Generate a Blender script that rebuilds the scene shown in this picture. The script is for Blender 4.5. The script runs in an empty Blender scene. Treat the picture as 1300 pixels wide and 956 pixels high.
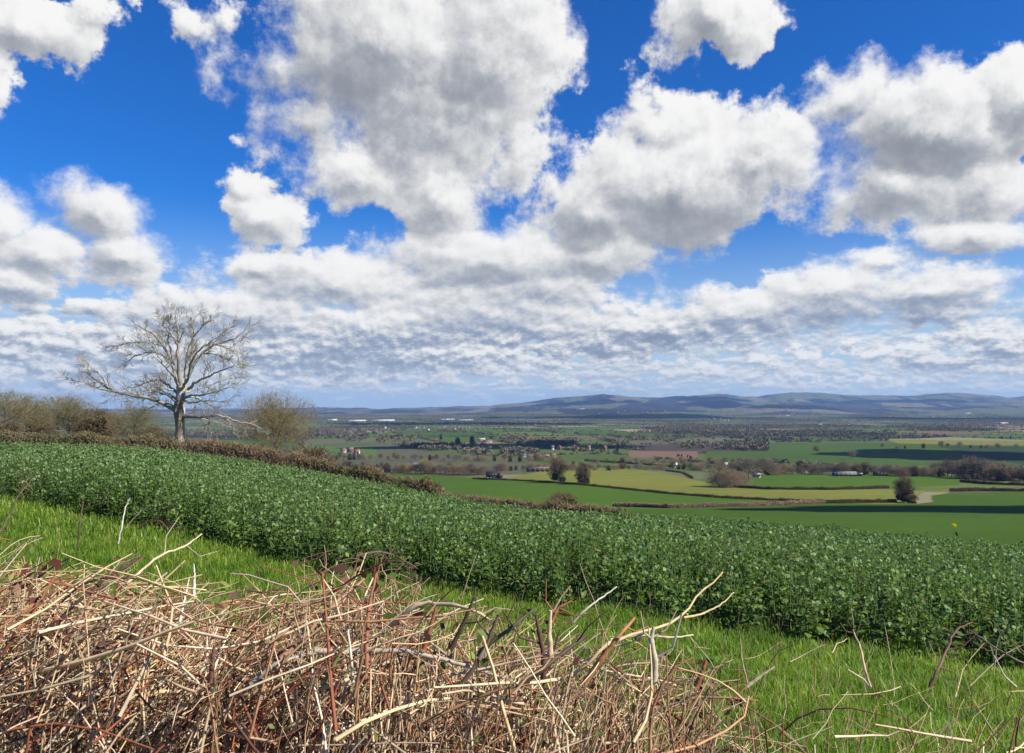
HAZE=3.7e-5
import bpy, math, random
import numpy as np
from mathutils import Vector
rad = math.radians
SC = bpy.context.scene
COL = SC.collection
RNG = np.random.default_rng(7)

# ------------------------------------------------------------------ camera
PITCH = rad(2.18)
CAM_H = 1.65                      # eye above the ground under the camera; the eye is z = 0
cam_d = bpy.data.cameras.new('camera'); cam = bpy.data.objects.new('camera', cam_d); COL.objects.link(cam)
cam.rotation_euler = (math.pi/2 + PITCH, 0, 0)
cam_d.sensor_width = 36.0; cam_d.lens = 36.0*1000/1300
cam_d.clip_start = 0.05; cam_d.clip_end = 90000
SC.camera = cam

def ray(px, py):
    cx, cz = (px-650)/1000.0, (478-py)/1000.0
    y = math.cos(PITCH) - cz*math.sin(PITCH); z = math.sin(PITCH) + cz*math.cos(PITCH)
    return cx/y, z/y              # x and z per metre of forward distance
def at(px, py, d):
    u, s = ray(px, py)
    return np.array([u*d, d, s*d])

# ------------------------------------------------------------------ render settings
vs = SC.view_settings
vs.view_transform = 'Standard'; vs.look = 'None'; vs.gamma = 1; vs.exposure = 0.62; vs.use_curve_mapping = False
cy = SC.cycles
cy.max_bounces = 5; cy.diffuse_bounces = 2; cy.glossy_bounces = 2; cy.transmission_bounces = 3; cy.volume_bounces = 0
cy.transparent_max_bounces = 8; cy.use_denoising = True
try:
    cy.denoiser = 'OPENIMAGEDENOISE'; cy.denoising_input_passes = 'RGB_ALBEDO_NORMAL'; cy.denoising_prefilter = 'ACCURATE'
except Exception: pass
cy.sample_clamp_indirect = 4.0
cy.caustics_reflective = False; cy.caustics_refractive = False

# ------------------------------------------------------------------ sun
SUN_EL, SUN_AZ = rad(40), rad(112)          # azimuth clockwise from the view direction (+Y)
sun_dir = Vector((math.sin(SUN_AZ)*math.cos(SUN_EL), math.cos(SUN_AZ)*math.cos(SUN_EL), math.sin(SUN_EL)))
sl = bpy.data.lights.new('sun', 'SUN'); sl.energy = 5.0; sl.angle = rad(0.5); sl.color = (1.0, 0.955, 0.86)
so = bpy.data.objects.new('sun', sl); COL.objects.link(so)
so.rotation_euler = sun_dir.to_track_quat('Z', 'Y').to_euler(); so.location = (0, -20, 60)

# ------------------------------------------------------------------ node helpers
class NT:
    def __init__(s, nt): s.nt = nt; s.n = nt.nodes; s.l = nt.links
    def put(s, sock, v):
        if isinstance(v, bpy.types.NodeSocket): s.l.new(v, sock)
        elif v is not None: sock.default_value = v
    def math(s, op, a, b=None, c=None, clamp=False):
        n = s.n.new('ShaderNodeMath'); n.operation = op; n.use_clamp = clamp
        for i, v in enumerate((a, b, c)): s.put(n.inputs[i], v) if v is not None else None
        return n.outputs[0]
    def vm(s, op, a, b=None, c=None, scale=None):
        n = s.n.new('ShaderNodeVectorMath'); n.operation = op
        for i, v in enumerate((a, b, c)): s.put(n.inputs[i], v) if v is not None else None
        if scale is not None: s.put(n.inputs['Scale'], scale)
        return n.outputs['Value'] if op in ('LENGTH', 'DOT_PRODUCT', 'DISTANCE') else n.outputs['Vector']
    def ramp(s, x, a, b, to0=0.0, to1=1.0, kind='SMOOTHSTEP'):
        n = s.n.new('ShaderNodeMapRange'); n.interpolation_type = kind
        for k, v in zip(('Value', 'From Min', 'From Max', 'To Min', 'To Max'), (x, a, b, to0, to1)): s.put(n.inputs[k], v)
        return n.outputs['Result']
    def mix(s, f, a, b, mode='MIX'):
        n = s.n.new('ShaderNodeMix'); n.data_type = 'RGBA'; n.blend_type = mode
        s.put(n.inputs[0], f)
        for sock, v in ((n.inputs[6], a), (n.inputs[7], b)):
            s.put(sock, v if isinstance(v, bpy.types.NodeSocket) else (*v, 1))
        return n.outputs[2]
    def noise(s, vec, scale, detail=2, rough=0.5, lac=2.0, dist=0.0, w=None):
        n = s.n.new('ShaderNodeTexNoise')
        if w is not None: n.noise_dimensions = '4D'; n.inputs['W'].default_value = w
        if vec is not None: s.l.new(vec, n.inputs['Vector'])
        n.inputs['Scale'].default_value = scale; n.inputs['Detail'].default_value = detail
        n.inputs['Roughness'].default_value = rough; n.inputs['Lacunarity'].default_value = lac
        n.inputs['Distortion'].default_value = dist
        return n.outputs['Fac'], n.outputs['Color']
    def comb(s, x, y, z=0.0):
        n = s.n.new('ShaderNodeCombineXYZ')
        for i, v in enumerate((x, y, z)): s.put(n.inputs[i], v)
        return n.outputs[0]
    def sep(s, v):
        n = s.n.new('ShaderNodeSeparateXYZ'); s.l.new(v, n.inputs[0]); return n.outputs
# ------------------------------------------------------------------ sky: sky texture + a procedural layer of cumulus, all by world direction
def build_world():
    w = bpy.data.worlds.new('World'); SC.world = w; w.use_nodes = True
    t = NT(w.node_tree); t.n.clear()
    out = t.n.new('ShaderNodeOutputWorld'); bg = t.n.new('ShaderNodeBackground'); bg.inputs['Strength'].default_value = 0.094
    t.l.new(bg.outputs[0], out.inputs[0])
    tc = t.n.new('ShaderNodeTexCoord'); d = t.vm('NORMALIZE', tc.outputs['Generated'])
    sky = t.n.new('ShaderNodeTexSky'); sky.sky_type = 'NISHITA'; sky.sun_disc = False
    sky.sun_elevation = SUN_EL; sky.sun_rotation = SUN_AZ; sky.air_density = 1.0; sky.dust_density = 0.35; sky.ozone_density = 2.2
    t.l.new(d, sky.inputs['Vector'])
    x, y, z = t.sep(d)
    az = t.math('ARCTAN2', x, y); el = t.math('ARCSINE', z)
    U = t.math('MULTIPLY', az, 1000.0); V = t.math('MULTIPLY', el, 1000.0)
    P = t.comb(U, V, 0.0)
    def ang(px, py):
        u, s = ray(px, py); a = math.atan(u); return a*1000, math.atan(s*math.cos(a))*1000, math.cos(a)
    # big soft lumps: px, py, half width, half height, strength
    blobs = [
        (40,22,140,52,1.0),(125,10,70,38,.8),(-6,108,56,46,1.0),(-20,60,60,60,1),(250,52,48,40,.5),(290,20,40,30,.4),
        (480,45,150,120,1.5),(620,60,118,130,1.5),(560,150,150,110,1.4),(400,150,90,62,.9),(455,215,100,55,1.1),(560,255,75,68,1.15),(560,300,60,28,.7),(352,60,52,74,.5),(655,185,60,80,.8),
        (275,95,26,20,.22),(70,237,22,10,.35),
        (352,282,62,46,1.1),(322,232,36,26,.5),(305,165,22,14,.45),
        (122,264,82,50,1.1),(160,322,78,50,1.1),(50,322,90,44,1.1),(-10,285,52,50,1.0),(22,362,70,38,1.0),
        (905,20,74,62,1.1),(925,50,34,40,.7),
        (850,235,178,92,1.5),(745,268,86,78,1.2),(965,200,92,76,1.2),(840,150,84,44,.65),(815,112,40,32,.35),(760,322,116,42,.9),(1035,232,30,16,.4),(700,230,40,60,.6),
        (1185,170,150,88,1.5),(1290,110,80,76,1.2),(1080,130,100,54,.85),(1045,100,34,26,.4),(1150,238,150,66,1.2),(1265,225,110,70,1.2),(1165,90,52,28,.4),(1280,60,40,40,.5),
        (1240,300,110,30,.9),(1180,372,120,46,1.2),(1060,372,120,48,1.2),(930,398,130,44,1.1),(1250,378,56,28,.9),(820,420,120,34,1.0),(1110,332,70,20,.5),
        (620,330,190,56,1.2),(420,358,190,46,1.1),(620,395,220,50,1.2),(300,400,210,48,1.1),(240,385,90,26,.9),(330,345,90,24,.8),(480,420,230,48,1.2),(690,372,110,50,1.0),(150,440,180,40,1.0),(20,430,90,40,.9),(120,388,44,16,.9),
        (330,450,230,34,1.0),(560,450,170,30,.9),(760,440,120,22,.7),(90,470,170,26,.5),(430,470,120,18,.5),
        (1000,462,60,14,.6),(1170,448,90,26,.7),(1280,440,80,36,.85),(890,470,40,8,.4),
        (-200,300,140,80,1.1),(-260,90,150,60,1),(1500,330,170,50,1.1),(1560,110,130,90,1.1),
    ]
    # ragged edges: push the lookup about with noise, finer towards the horizon
    hi = t.ramp(V, 70, 270)
    n1f, n1c = t.noise(P, 0.0075, 9, 0.62)
    n2f, n2c = t.noise(P, 0.026, 7, 0.62)
    wv = t.n.new('ShaderNodeMix'); wv.data_type = 'VECTOR'
    t.put(wv.inputs[0], hi)
    a = t.vm('MULTIPLY_ADD', n2c, (70, 30, 0), (-35, -15, 0)); b = t.vm('MULTIPLY_ADD', n1c, (120, 105, 0), (-60, -52, 0))
    t.l.new(a, wv.inputs[4]); t.l.new(b, wv.inputs[5])
    warp = wv.outputs[1]
    def density(Pin, tag):
        Q = t.vm('ADD', Pin, warp)
        acc = None
        for (px, py, rx, ry, st) in blobs:
            u, v, c = ang(px, py); rx2 = rx*c*c*1.04; ry2 = ry*c*1.04
            r = t.vm('MULTIPLY_ADD', Q, (1/rx2, 1/ry2, 0), (-u/rx2, -v/ry2, 0))
            ln = t.vm('LENGTH', r)
            f = t.math('MULTIPLY_ADD', ln, -st, st)
            acc = f if acc is None else t.math('SMOOTH_MAX', acc, f, 0.14)
        acc = t.math('MAXIMUM', acc, -1.0)
        fa, _ = t.noise(Pin, 0.013, 10, 0.635)
        fb, _ = t.noise(t.vm('MULTIPLY', Pin, (1, 1.5, 1)), 0.030, 9, 0.62)
        fm = t.n.new('ShaderNodeMix'); fm.data_type = 'FLOAT'
        t.put(fm.inputs[0], hi); t.put(fm.inputs[2], fb); t.put(fm.inputs[3], fa)
        nz = t.math('MULTIPLY_ADD', fm.outputs[0], 2.15, t.ramp(V, 80, 200, -1.19, -1.15))
        # scattered small puffs low down and everywhere outside the named clouds
        sc, _ = t.noise(t.vm('MULTIPLY', Pin, (1, 2.0, 1)), 0.028, 5, 0.62)
        low = t.math('MULTIPLY', t.ramp(V, 130, 60), t.ramp(V, -8, 14))
        pf = t.math('MULTIPLY', t.math('SUBTRACT', sc, 0.41), t.math('MULTIPLY', low, 3.0))
        acc = t.math('ADD', t.math('MAXIMUM', acc, -0.35), t.math('MAXIMUM', pf, -0.2))
        return t.math('ADD', acc, nz), acc
    D, M = density(P, 'a')
    off = t.n.new('ShaderNodeMix'); off.data_type = 'VECTOR'
    t.put(off.inputs[0], hi); off.inputs[4].default_value = (3, 6, 0); off.inputs[5].default_value = (9, 15, 0)
    D2, M2 = density(t.vm('ADD', P, off.outputs[1]), 'b')
    wid, _ = t.noise(P, 0.006, 3, .5, w=3.0)
    alpha = t.ramp(D, t.ramp(wid, .35, .65, -.16, .02), t.ramp(wid, .35, .65, .58, .20))
    alpha = t.math('MULTIPLY', alpha, t.ramp(V, 2, 30, 0.6, 1.0))
    # light: sunward billows bright, thick bases grey
    slope = t.math('SUBTRACT', D, D2)
    slopeM = t.math('SUBTRACT', M, M2)
    big, _ = t.noise(P, 0.011, 5, .55, w=8.0)
    lit = t.math('MULTIPLY_ADD', slope, 0.85, t.math('MULTIPLY_ADD', big, 0.5, 0.40))
    lit = t.math('MULTIPLY_ADD', slopeM, 0.62, lit)
    thick = t.ramp(t.math('MULTIPLY_ADD', M, .5, t.math('MULTIPLY', D, .5)), 0.05, 1.15)
    lit = t.math('SUBTRACT', lit, t.math('MULTIPLY', thick, 0.24))
    # the heavy grey undersides
    Qs = t.vm('ADD', P, t.vm('SCALE', warp, scale=.8)); core = None
    for (px, py, rx, ry, st) in [(470,118,215,58,.95),(600,95,120,50,.5),(420,60,90,50,.35),(850,282,170,58,.9),(770,310,90,40,.5),(1170,205,150,62,.75),(1110,250,70,40,.5),(440,462,130,24,1.0),(640,372,130,26,.7),(1060,408,170,24,.8),(860,432,120,22,.8),(700,440,140,18,.6),(560,425,160,16,.6),(250,425,170,18,.6),(120,470,200,14,.5),(340,350,70,16,.4),(1230,385,70,16,.6),(905,60,50,26,.4),(1180,468,100,16,.5),(140,330,60,18,.4),(30,375,50,16,.5),(740,345,90,20,.6)]:
        u, v, c = ang(px, py); rx2 = rx*c*c; ry2 = ry*c
        ln = t.vm('LENGTH', t.vm('MULTIPLY_ADD', Qs, (1/rx2, 1/ry2, 0), (-u/rx2, -v/ry2, 0)))
        f = t.ramp(ln, 1.25, .25, 0.0, st); core = f if core is None else t.math('MAXIMUM', core, f)
    lit = t.math('MULTIPLY_ADD', core, -0.40, lit)
    lit = t.ramp(lit, -0.5, 1.06)
    cr = t.n.new('ShaderNodeValToRGB'); t.l.new(lit, cr.inputs[0])
    e = cr.color_ramp; e.elements[0].position = 0.0; e.elements[0].color = (1.9, 2.05, 2.35, 1)
    e.elements[1].position = 1.0; e.elements[1].color = (6.6, 6.55, 6.45, 1)
    m1 = e.elements.new(0.35); m1.color = (2.95, 3.1, 3.35, 1)
    m2 = e.elements.new(0.7); m2.color = (4.75, 4.8, 4.85, 1)
    hs = t.n.new('ShaderNodeHueSaturation'); hs.inputs['Saturation'].default_value = 1.25; hs.inputs['Value'].default_value = 1.0
    t.l.new(sky.outputs[0], hs.inputs['Color'])
    cool = t.mix(1.0, cr.outputs[0], t.mix(t.math('MULTIPLY', t.ramp(V, 210, 90), t.ramp(lit, .85, .1)), (1, 1, 1), (.86, .96, 1.14)), 'MULTIPLY')
    cl = t.mix(t.ramp(V, 5, 110, 0.36, 0.0), cool, (3.8, 4.4, 5.1))
    blue = t.mix(1.0, hs.outputs[0], (.15, .53, .98), 'MULTIPLY')
    blue = t.mix(t.ramp(V, 0, 260, 1.0, 0.0), blue, (3.5, 4.5, 5.5))
    # thin far rows of cloud low over the hills
    def rows(off):
        q = t.vm('MULTIPLY_ADD', t.vm('ADD', P, off), (1, 2.7, 1), (0, 0, 40)); n_, _ = t.noise(q, .034, 6, .6); return n_
    ra, rb = rows((0, 0, 0)), rows((2.0, 3.2, 0))
    rl = t.ramp(t.math('MULTIPLY_ADD', t.math('SUBTRACT', ra, rb), 3.0, .5), 0.05, .95)
    rowc = t.mix(rl, (3.1, 3.6, 4.3), (5.7, 5.8, 5.9)); ralpha = t.math('MULTIPLY', t.ramp(ra, .40, .56), t.math('MULTIPLY', t.ramp(V, 6, 26, 0, .85), t.ramp(V, 120, 70)))
    blue = t.mix(ralpha, blue, rowc)
    col = t.mix(alpha, blue, cl)
    t.l.new(col, bg.inputs['Color'])
    w.cycles.sampling_method = 'MANUAL'; w.cycles.sample_map_resolution = 256
build_world()
# ------------------------------------------------------------------ terrain heights (eye = 0)
DS = [0.5, 3, 5, 7, 10, 15, 25, 40, 60, 80, 100, 150, 250, 400, 600, 900, 1500, 3000, 60000]
PX = [-900, 0, 200, 400, 650, 900, 1100, 1300, 2200]
ZT = np.array([
 [-1.65,-1.6,-1.6,-1.6,-1.62,-1.65,-2.0,-2.7,-3.4,-4.0,-4.4,-4.6,-9,-24,-50,-75,-88,-91,-92],
 [-1.65,-1.6,-1.6,-1.6,-1.62,-1.68,-2.05,-2.75,-3.6,-4.4,-4.8,-4.9,-9.5,-24,-50,-75,-88,-91,-92],
 [-1.65,-1.62,-1.65,-1.66,-1.7,-1.85,-2.35,-3.05,-3.9,-4.7,-6.2,-8.5,-13.5,-27,-52,-76,-88,-91,-92],
 [-1.65,-1.65,-1.7,-1.75,-1.92,-2.3,-3.1,-4.2,-5.6,-7.2,-9.5,-15.5,-32,-58,-73,-83,-89,-91,-92],
 [-1.65,-1.68,-1.75,-1.85,-2.15,-2.85,-4.15,-6.0,-8.4,-12.5,-18,-29,-42,-52,-61,-70,-82,-90,-92],
 [-1.65,-1.70,-1.80,-2.02,-2.35,-3.0,-4.5,-6.4,-9.2,-14.5,-20.5,-29.5,-37.5,-50,-61,-71,-84,-90,-92],
 [-1.65,-1.72,-1.87,-2.12,-2.55,-3.35,-4.85,-7.0,-11.5,-16.5,-21,-27.5,-37.5,-50,-60,-70,-84,-90,-92],
 [-1.65,-1.74,-1.92,-2.28,-2.75,-3.5,-5.1,-7.9,-12.5,-16.5,-20,-26.5,-38,-50,-60,-70,-84,-90,-92],
 [-1.65,-1.74,-1.95,-2.3,-2.8,-3.6,-5.3,-8.3,-12.5,-16.5,-20,-26.5,-38,-50,-60,-70,-84,-90,-92]])
LD = np.linspace(math.log(0.5), math.log(60000), 600)
PC = np.linspace(-900, 2200, 311)
def _blur(A, n, axis):
    k = np.ones(n)/n
    pad = [(0, 0), (0, 0)]; pad[axis] = (n//2, n//2)
    for _ in range(2): A = np.apply_along_axis(lambda m: np.convolve(m, k, 'valid'), axis, np.pad(A, pad, mode='edge'))
    return A
_F = np.stack([np.interp(LD, np.log(DS), r) for r in ZT])            # columns x LD
_F = np.stack([np.interp(PC, PX, _F[:, j]) for j in range(len(LD))], 1)
_F = _blur(_blur(_F, 9, 1), 13, 0)

def vnoise(x, y, seed=0):
    xi = np.floor(x).astype(np.int64); yi = np.floor(y).astype(np.int64); fx = x-xi; fy = y-yi
    fx = fx*fx*(3-2*fx); fy = fy*fy*(3-2*fy)
    def h(a, b):
        n = (a*374761393 + b*668265263 + seed*974634777) & 0xffffffff
        n = ((n ^ (n >> 13))*1274126177) & 0xffffffff
        return ((n ^ (n >> 16)) & 0xffff)/65535.0
    return (h(xi, yi)*(1-fx)+h(xi+1, yi)*fx)*(1-fy)+(h(xi, yi+1)*(1-fx)+h(xi+1, yi+1)*fx)*fy
def fbm(x, y, o=4, seed=0, g=0.5):
    a = 0; s = 1; t = 0
    for i in range(o):
        a = a+s*vnoise(x*2**i+13.7*i, y*2**i-7.1*i, seed+i); t += s; s *= g
    return a/t

# ridges: distance, half width, profile of the top (photo px -> photo py)
RIDGES = [
 (15500, 2300, [(-400,520),(0,519),(200,519),(390,518.5),(430,517),(480,519),(560,517),(620,515),(660,513),(690,508),(715,505),(740,503.5),(765,501.5),(785,503),(800,505),(815,506.5),(835,506),(860,504.5),(890,502.5),(910,501),(925,502),(945,504.5),(960,504.5),(985,501),(1005,499.5),(1020,499.5),(1040,500),(1060,502),(1080,503.5),(1105,502.5),(1130,503),(1160,503.5),(1180,502),(1200,500.3),(1215,500),(1240,501),(1262,503.5),(1280,505.5),(1310,503),(1500,505),(1900,508)]),
 (12500, 1300, [(-400,521.5),(600,520),(660,516),(700,515.5),(760,513),(800,511.5),(840,512),(870,511),(900,507.5),(915,506),(925,506.5),(945,512),(990,511),(1020,513),(1060,515),(1130,511),(1160,511),(1230,512),(1280,509),(1320,508),(1500,510),(1900,512)]),
 (9800, 900, [(-400,526),(400,526.5),(560,526),(650,522),(720,519.5),(780,518.5),(830,519.5),(900,520),(930,518),(960,514.5),(1000,513),(1040,515),(1080,519),(1150,517),(1200,518.5),(1260,515.5),(1300,515.5),(1500,516),(1900,517)]),
 (7300, 600, [(-400,532),(700,530),(760,526.5),(850,525),(930,527),(1000,528),(1100,526),(1200,528),(1300,527),(1900,528)]),
]
def height(x, y):
    x = np.asarray(x, float); y = np.asarray(y, float)
    r = np.hypot(x, y)+1e-6; az = np.arctan2(x, y)
    azc = np.clip(az, -rad(45), rad(45))
    back = np.clip((np.abs(az)-rad(60))/rad(100), 0, 1); back = back*back*(3-2*back)
    azc = azc*(1-back)
    rho = np.clip(r*np.cos(azc), 0.5, 59000)
    px = np.clip(650+1000*np.tan(azc), -899, 2199)
    i = (px-PC[0])/(PC[1]-PC[0]); j = (np.log(rho)-LD[0])/(LD[1]-LD[0])
    i0 = np.clip(i.astype(int), 0, len(PC)-2); j0 = np.clip(j.astype(int), 0, len(LD)-2); fi = i-i0; fj = np.clip(j-j0, 0, 1)
    z = (_F[i0, j0]*(1-fi)+_F[i0+1, j0]*fi)*(1-fj)+(_F[i0, j0+1]*(1-fi)+_F[i0+1, j0+1]*fi)*fj
    z = z + np.clip((rho-900)/2500, 0, 1)*(fbm(x/900, y/900, 3, 5)-0.5)*9
    z = z + np.clip((rho-2)/10, 0, 1)*np.clip((rho)/60, .25, 1)*(fbm(x/6, y/6, 3, 9)-0.5)*0.22
    far = rho > 4500
    if np.any(far):
        for k, (D, W, prof) in enumerate(RIDGES):
            pr = np.array(prof); top = np.interp(px, pr[:, 0], pr[:, 1])
            jit = (fbm(px/20, np.full_like(px, k*9.3), 5, 20+k, .6)-0.5)*(3.4 if k else 2.4)
            H = np.array([0.0])
            s = (516.0-top+jit)/1000.0
            H = (s*D+92)*(1.06 if k == 0 else 1.0)
            Dw = D + (fbm(px/90, np.full_like(px, k+.5), 3, 40+k)-.5)*W*.7
            rough = 0.5+1.0*fbm(x/450, y/1500, 5, 60+k, .62)
            prof_r = np.exp(-np.abs((rho-Dw)/(W*rough))**1.7)
            z = np.where(far, np.maximum(z, -92+H*prof_r), z)
    return z
def gz(x, y): return float(height(np.array([x]), np.array([y]))[0])
def hit(px, py, dmin=0.0, dmax=30000):
    """where the sight line through a photo pixel meets the ground beyond dmin"""
    u, s = ray(px, py)
    d = np.exp(np.linspace(math.log(max(dmin, 1.0)), math.log(dmax), 4000))
    h = height(u*d, d); b = s*d < h
    k = np.argmax(b) if b.any() else len(d)-1
    return float(u*d[k]), float(d[k]), float(h[k])

# ------------------------------------------------------------------ land use: field patchwork
def lin(c): 
    c = np.array(c, float)/255; return np.where(c < .04045, c/12.92, ((c+.055)/1.055)**2.4)
C_PASTURE = (.070,.098,.026); C_WHEAT = (.050,.088,.018); C_BRIGHT = (.060,.112,.011); C_OLIVE = (.150,.155,.030)
C_PLOUGH = (.150,.092,.062); C_STUBBLE = (.20,.165,.105); C_WOOD = (.058,.045,.036); C_DARK = (.030,.050,.022); C_DULL = (.088,.090,.048)
PAL = [C_PASTURE, C_WHEAT, C_DULL, C_PLOUGH, C_STUBBLE, C_WOOD, C_DARK, C_DULL, C_PASTURE]
PW = np.array([.20,.15,.14,.055,.065,.10,.07,.12,.105]); PW /= PW.sum()
# split the plain into fields
class Leaf: pass
_pr = random.Random(11)
ROT = rad(17); CR, SR = math.cos(ROT), math.sin(ROT)
def to_f(x, y): return CR*x+SR*y, -SR*x+CR*y
def from_f(a, b): return CR*a-SR*b, SR*a+CR*b
edges = []; leaves = []
def split(a0, b0, a1, b1, depth):
    w, h = a1-a0, b1-b0
    ca, cb = (a0+a1)/2, (b0+b1)/2
    x, y = from_f(ca, cb); r = math.hypot(x, y)
    target = 190+r*.030
    if max(w, h) < target*_pr.uniform(1.0, 1.9) or depth > 14:
        leaves.append((a0, b0, a1, b1, _pr.random())); return
    k = _pr.uniform(.34, .66)
    if w > h: m = a0+w*k; edges.append((m, b0, m, b1)); split(a0, b0, m, b1, depth+1); split(m, b0, a1, b1, depth+1)
    else: m = b0+h*k; edges.append((a0, m, a1, m)); split(a0, b0, a1, m, depth+1); split(a0, m, a1, b1, depth+1)
split(-24000, -9000, 24000, 22000, 0)
leaves = np.array(leaves)
GCELL = 100.0
_gx = int(48000/GCELL); _gy = int(31000/GCELL)
_gid = np.zeros((_gx, _gy), np.int32)
_cellsz = 1
_la = leaves
# fine lookup grid (25 m) of field ids
FC = 12.5
_NX, _NY = int(48000/FC), int(31000/FC)
_fid = np.zeros((_NX, _NY), np.int16)
for k, (a0, b0, a1, b1, _) in enumerate(leaves):
    _fid[int((a0+24000)/FC):int((a1+24000)/FC)+1, int((b0+9000)/FC):int((b1+9000)/FC)+1] = k
leaf_kind = np.searchsorted(np.cumsum(PW), leaves[:, 4])
leaf_col = np.array([PAL[min(k, 8)] for k in leaf_kind])*1.12*RNG.uniform(.8, 1.2, (len(leaves), 1))
def field_id(x, y):
    wx = x+(fbm(x/260, y/260, 2, 3)-.5)*90; wy = y+(fbm(x/260+50, y/260, 2, 4)-.5)*90
    a, b = to_f(wx, wy)
    i = np.clip(((a+24000)/FC).astype(int), 0, _NX-1); j = np.clip(((b+9000)/FC).astype(int), 0, _NY-1)
    return _fid[i, j]

# the fields one can name and one painted shadow, outlined on the photo; anything between them falls to the patchwork
FIELDS = [
 # (colour, dmin, dmax, polygon px py)
 (C_DULL, 90, 2000, [(300,640),(380,566),(470,560),(560,575),(640,580),(700,590),(700,640)]),
 ((.075,.125,.03), 500, 3000, [(380,566),(480,567),(478,579),(376,579)]),
 ((.085,.060,.042), 250, 3000, [(395,589),(520,594),(606,603),(600,611),(520,604),(395,604)]),
 ((.12,.125,.05), 200, 1500, [(560,606),(640,602),(700,602),(700,612),(600,612)]),
 (C_STUBBLE, 200, 1500, [(636,608),(640,603),(700,602),(715,606),(690,610)]),
 (C_BRIGHT, 150, 1200, [(500,600),(600,606.5),(680,611),(741,615.5),(852,627),(1000,636),(1030,638),(950,645),(828,648),(700,645),(500,640)]),
 (C_OLIVE, 150, 1500, [(642,607),(717,593),(803,595.5),(852,602),(880,609),(910,616),(985,618.5),(1000,622),(1137,621),(1160,623),(1200,621),(1206,624),(1160,640),(1000,638),(852,627),(741,615.5),(680,611)]),
 (C_BRIGHT, 200, 1500, [(941,610),(975,602),(1214,603.5),(1232,613),(1209,619),(1137,620),(1000,621.5),(935,617)]),
 ((.10,.125,.03), 200, 1500, [(1165,618),(1214,616),(1232,610),(1310,612),(1310,618),(1206,621),(1180,626)]),
 ((.21,.185,.11), 200, 1500, [(1160,640),(1168,627),(1180,624),(1207,625.5),(1180,629),(1184,637),(1180,640)]),
 ((.050,.093,.010), 60, 1500, [(1030,638),(1160,640),(1185,637),(1184,629),(1207,626),(1330,624),(1330,760),(700,760),(700,645),(828,646),(950,643)]),
 ((.075,.115,.035), 400, 3000, [(695,592),(803,594),(860,600),(930,600),(930,592),(860,588),(740,584)]),
 (C_PLOUGH, 600, 6000, [(798,572),(889,573),(884,582),(798,581)]),
 (C_WHEAT, 600, 6000, [(894,573),(985,572.5),(985,585),(894,585)]),
 (C_WHEAT, 600, 6000, [(975,562),(1200,563),(1310,572),(1310,592),(975,590)]),
 (C_OLIVE, 900, 8000, [(1125,558),(1310,560),(1310,566),(1140,563)]),
 (C_DARK, 900, 8000, [(1190,566),(1310,567),(1310,590),(1250,584)]),  # shadow painted in as a darker green patch, not a separate field
 ((.19,.13,.09), 2000, 9000, [(1195,538),(1260,537),(1310,543),(1310,546),(1200,543)]),
 (C_WHEAT, 2000, 9000, [(735,546),(800,548),(880,552),(880,557),(735,553)]),
 (C_WHEAT, 2000, 9000, [(505,546),(570,545),(600,552),(505,553)]),
 (C_BRIGHT, 2000, 9000, [(590,545),(640,545),(640,551),(595,551)]),
 (C_DARK, 2000, 9000, [(520,562),(640,566),(720,563),(720,571),(560,571)]),
]
def in_poly(px, py, poly):
    r = np.zeros(px.shape, bool); n = len(poly)
    for i in range(n):
        x0, y0 = poly[i]; x1, y1 = poly[(i+1) % n]
        if y0 == y1: continue
        c = ((y0 > py) != (y1 > py)) & (px < (x1-x0)*(py-y0)/(y1-y0)+x0); r ^= c
    return r
def to_px(x, y, z):
    yc = y*math.cos(PITCH)+z*math.sin(PITCH); zc = -y*math.sin(PITCH)+z*math.cos(PITCH)
    yc = np.where(yc < .01, .01, yc)
    return 650+1000*x/yc, 478-1000*zc/yc

# crop field outline (forward distance of its near and far edge, by photo column)
def crop_near(px): return np.interp(px, [-600,0,170,400,640,900,1300,1900], [24,14.5,11.6,9.0,8.0,7.3,6.7,6.2])
def crop_far(px): return np.interp(px, [-600,0,400,650,900,1100,1300,1900], [72,71,67,58,54,41,34,28])

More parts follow.
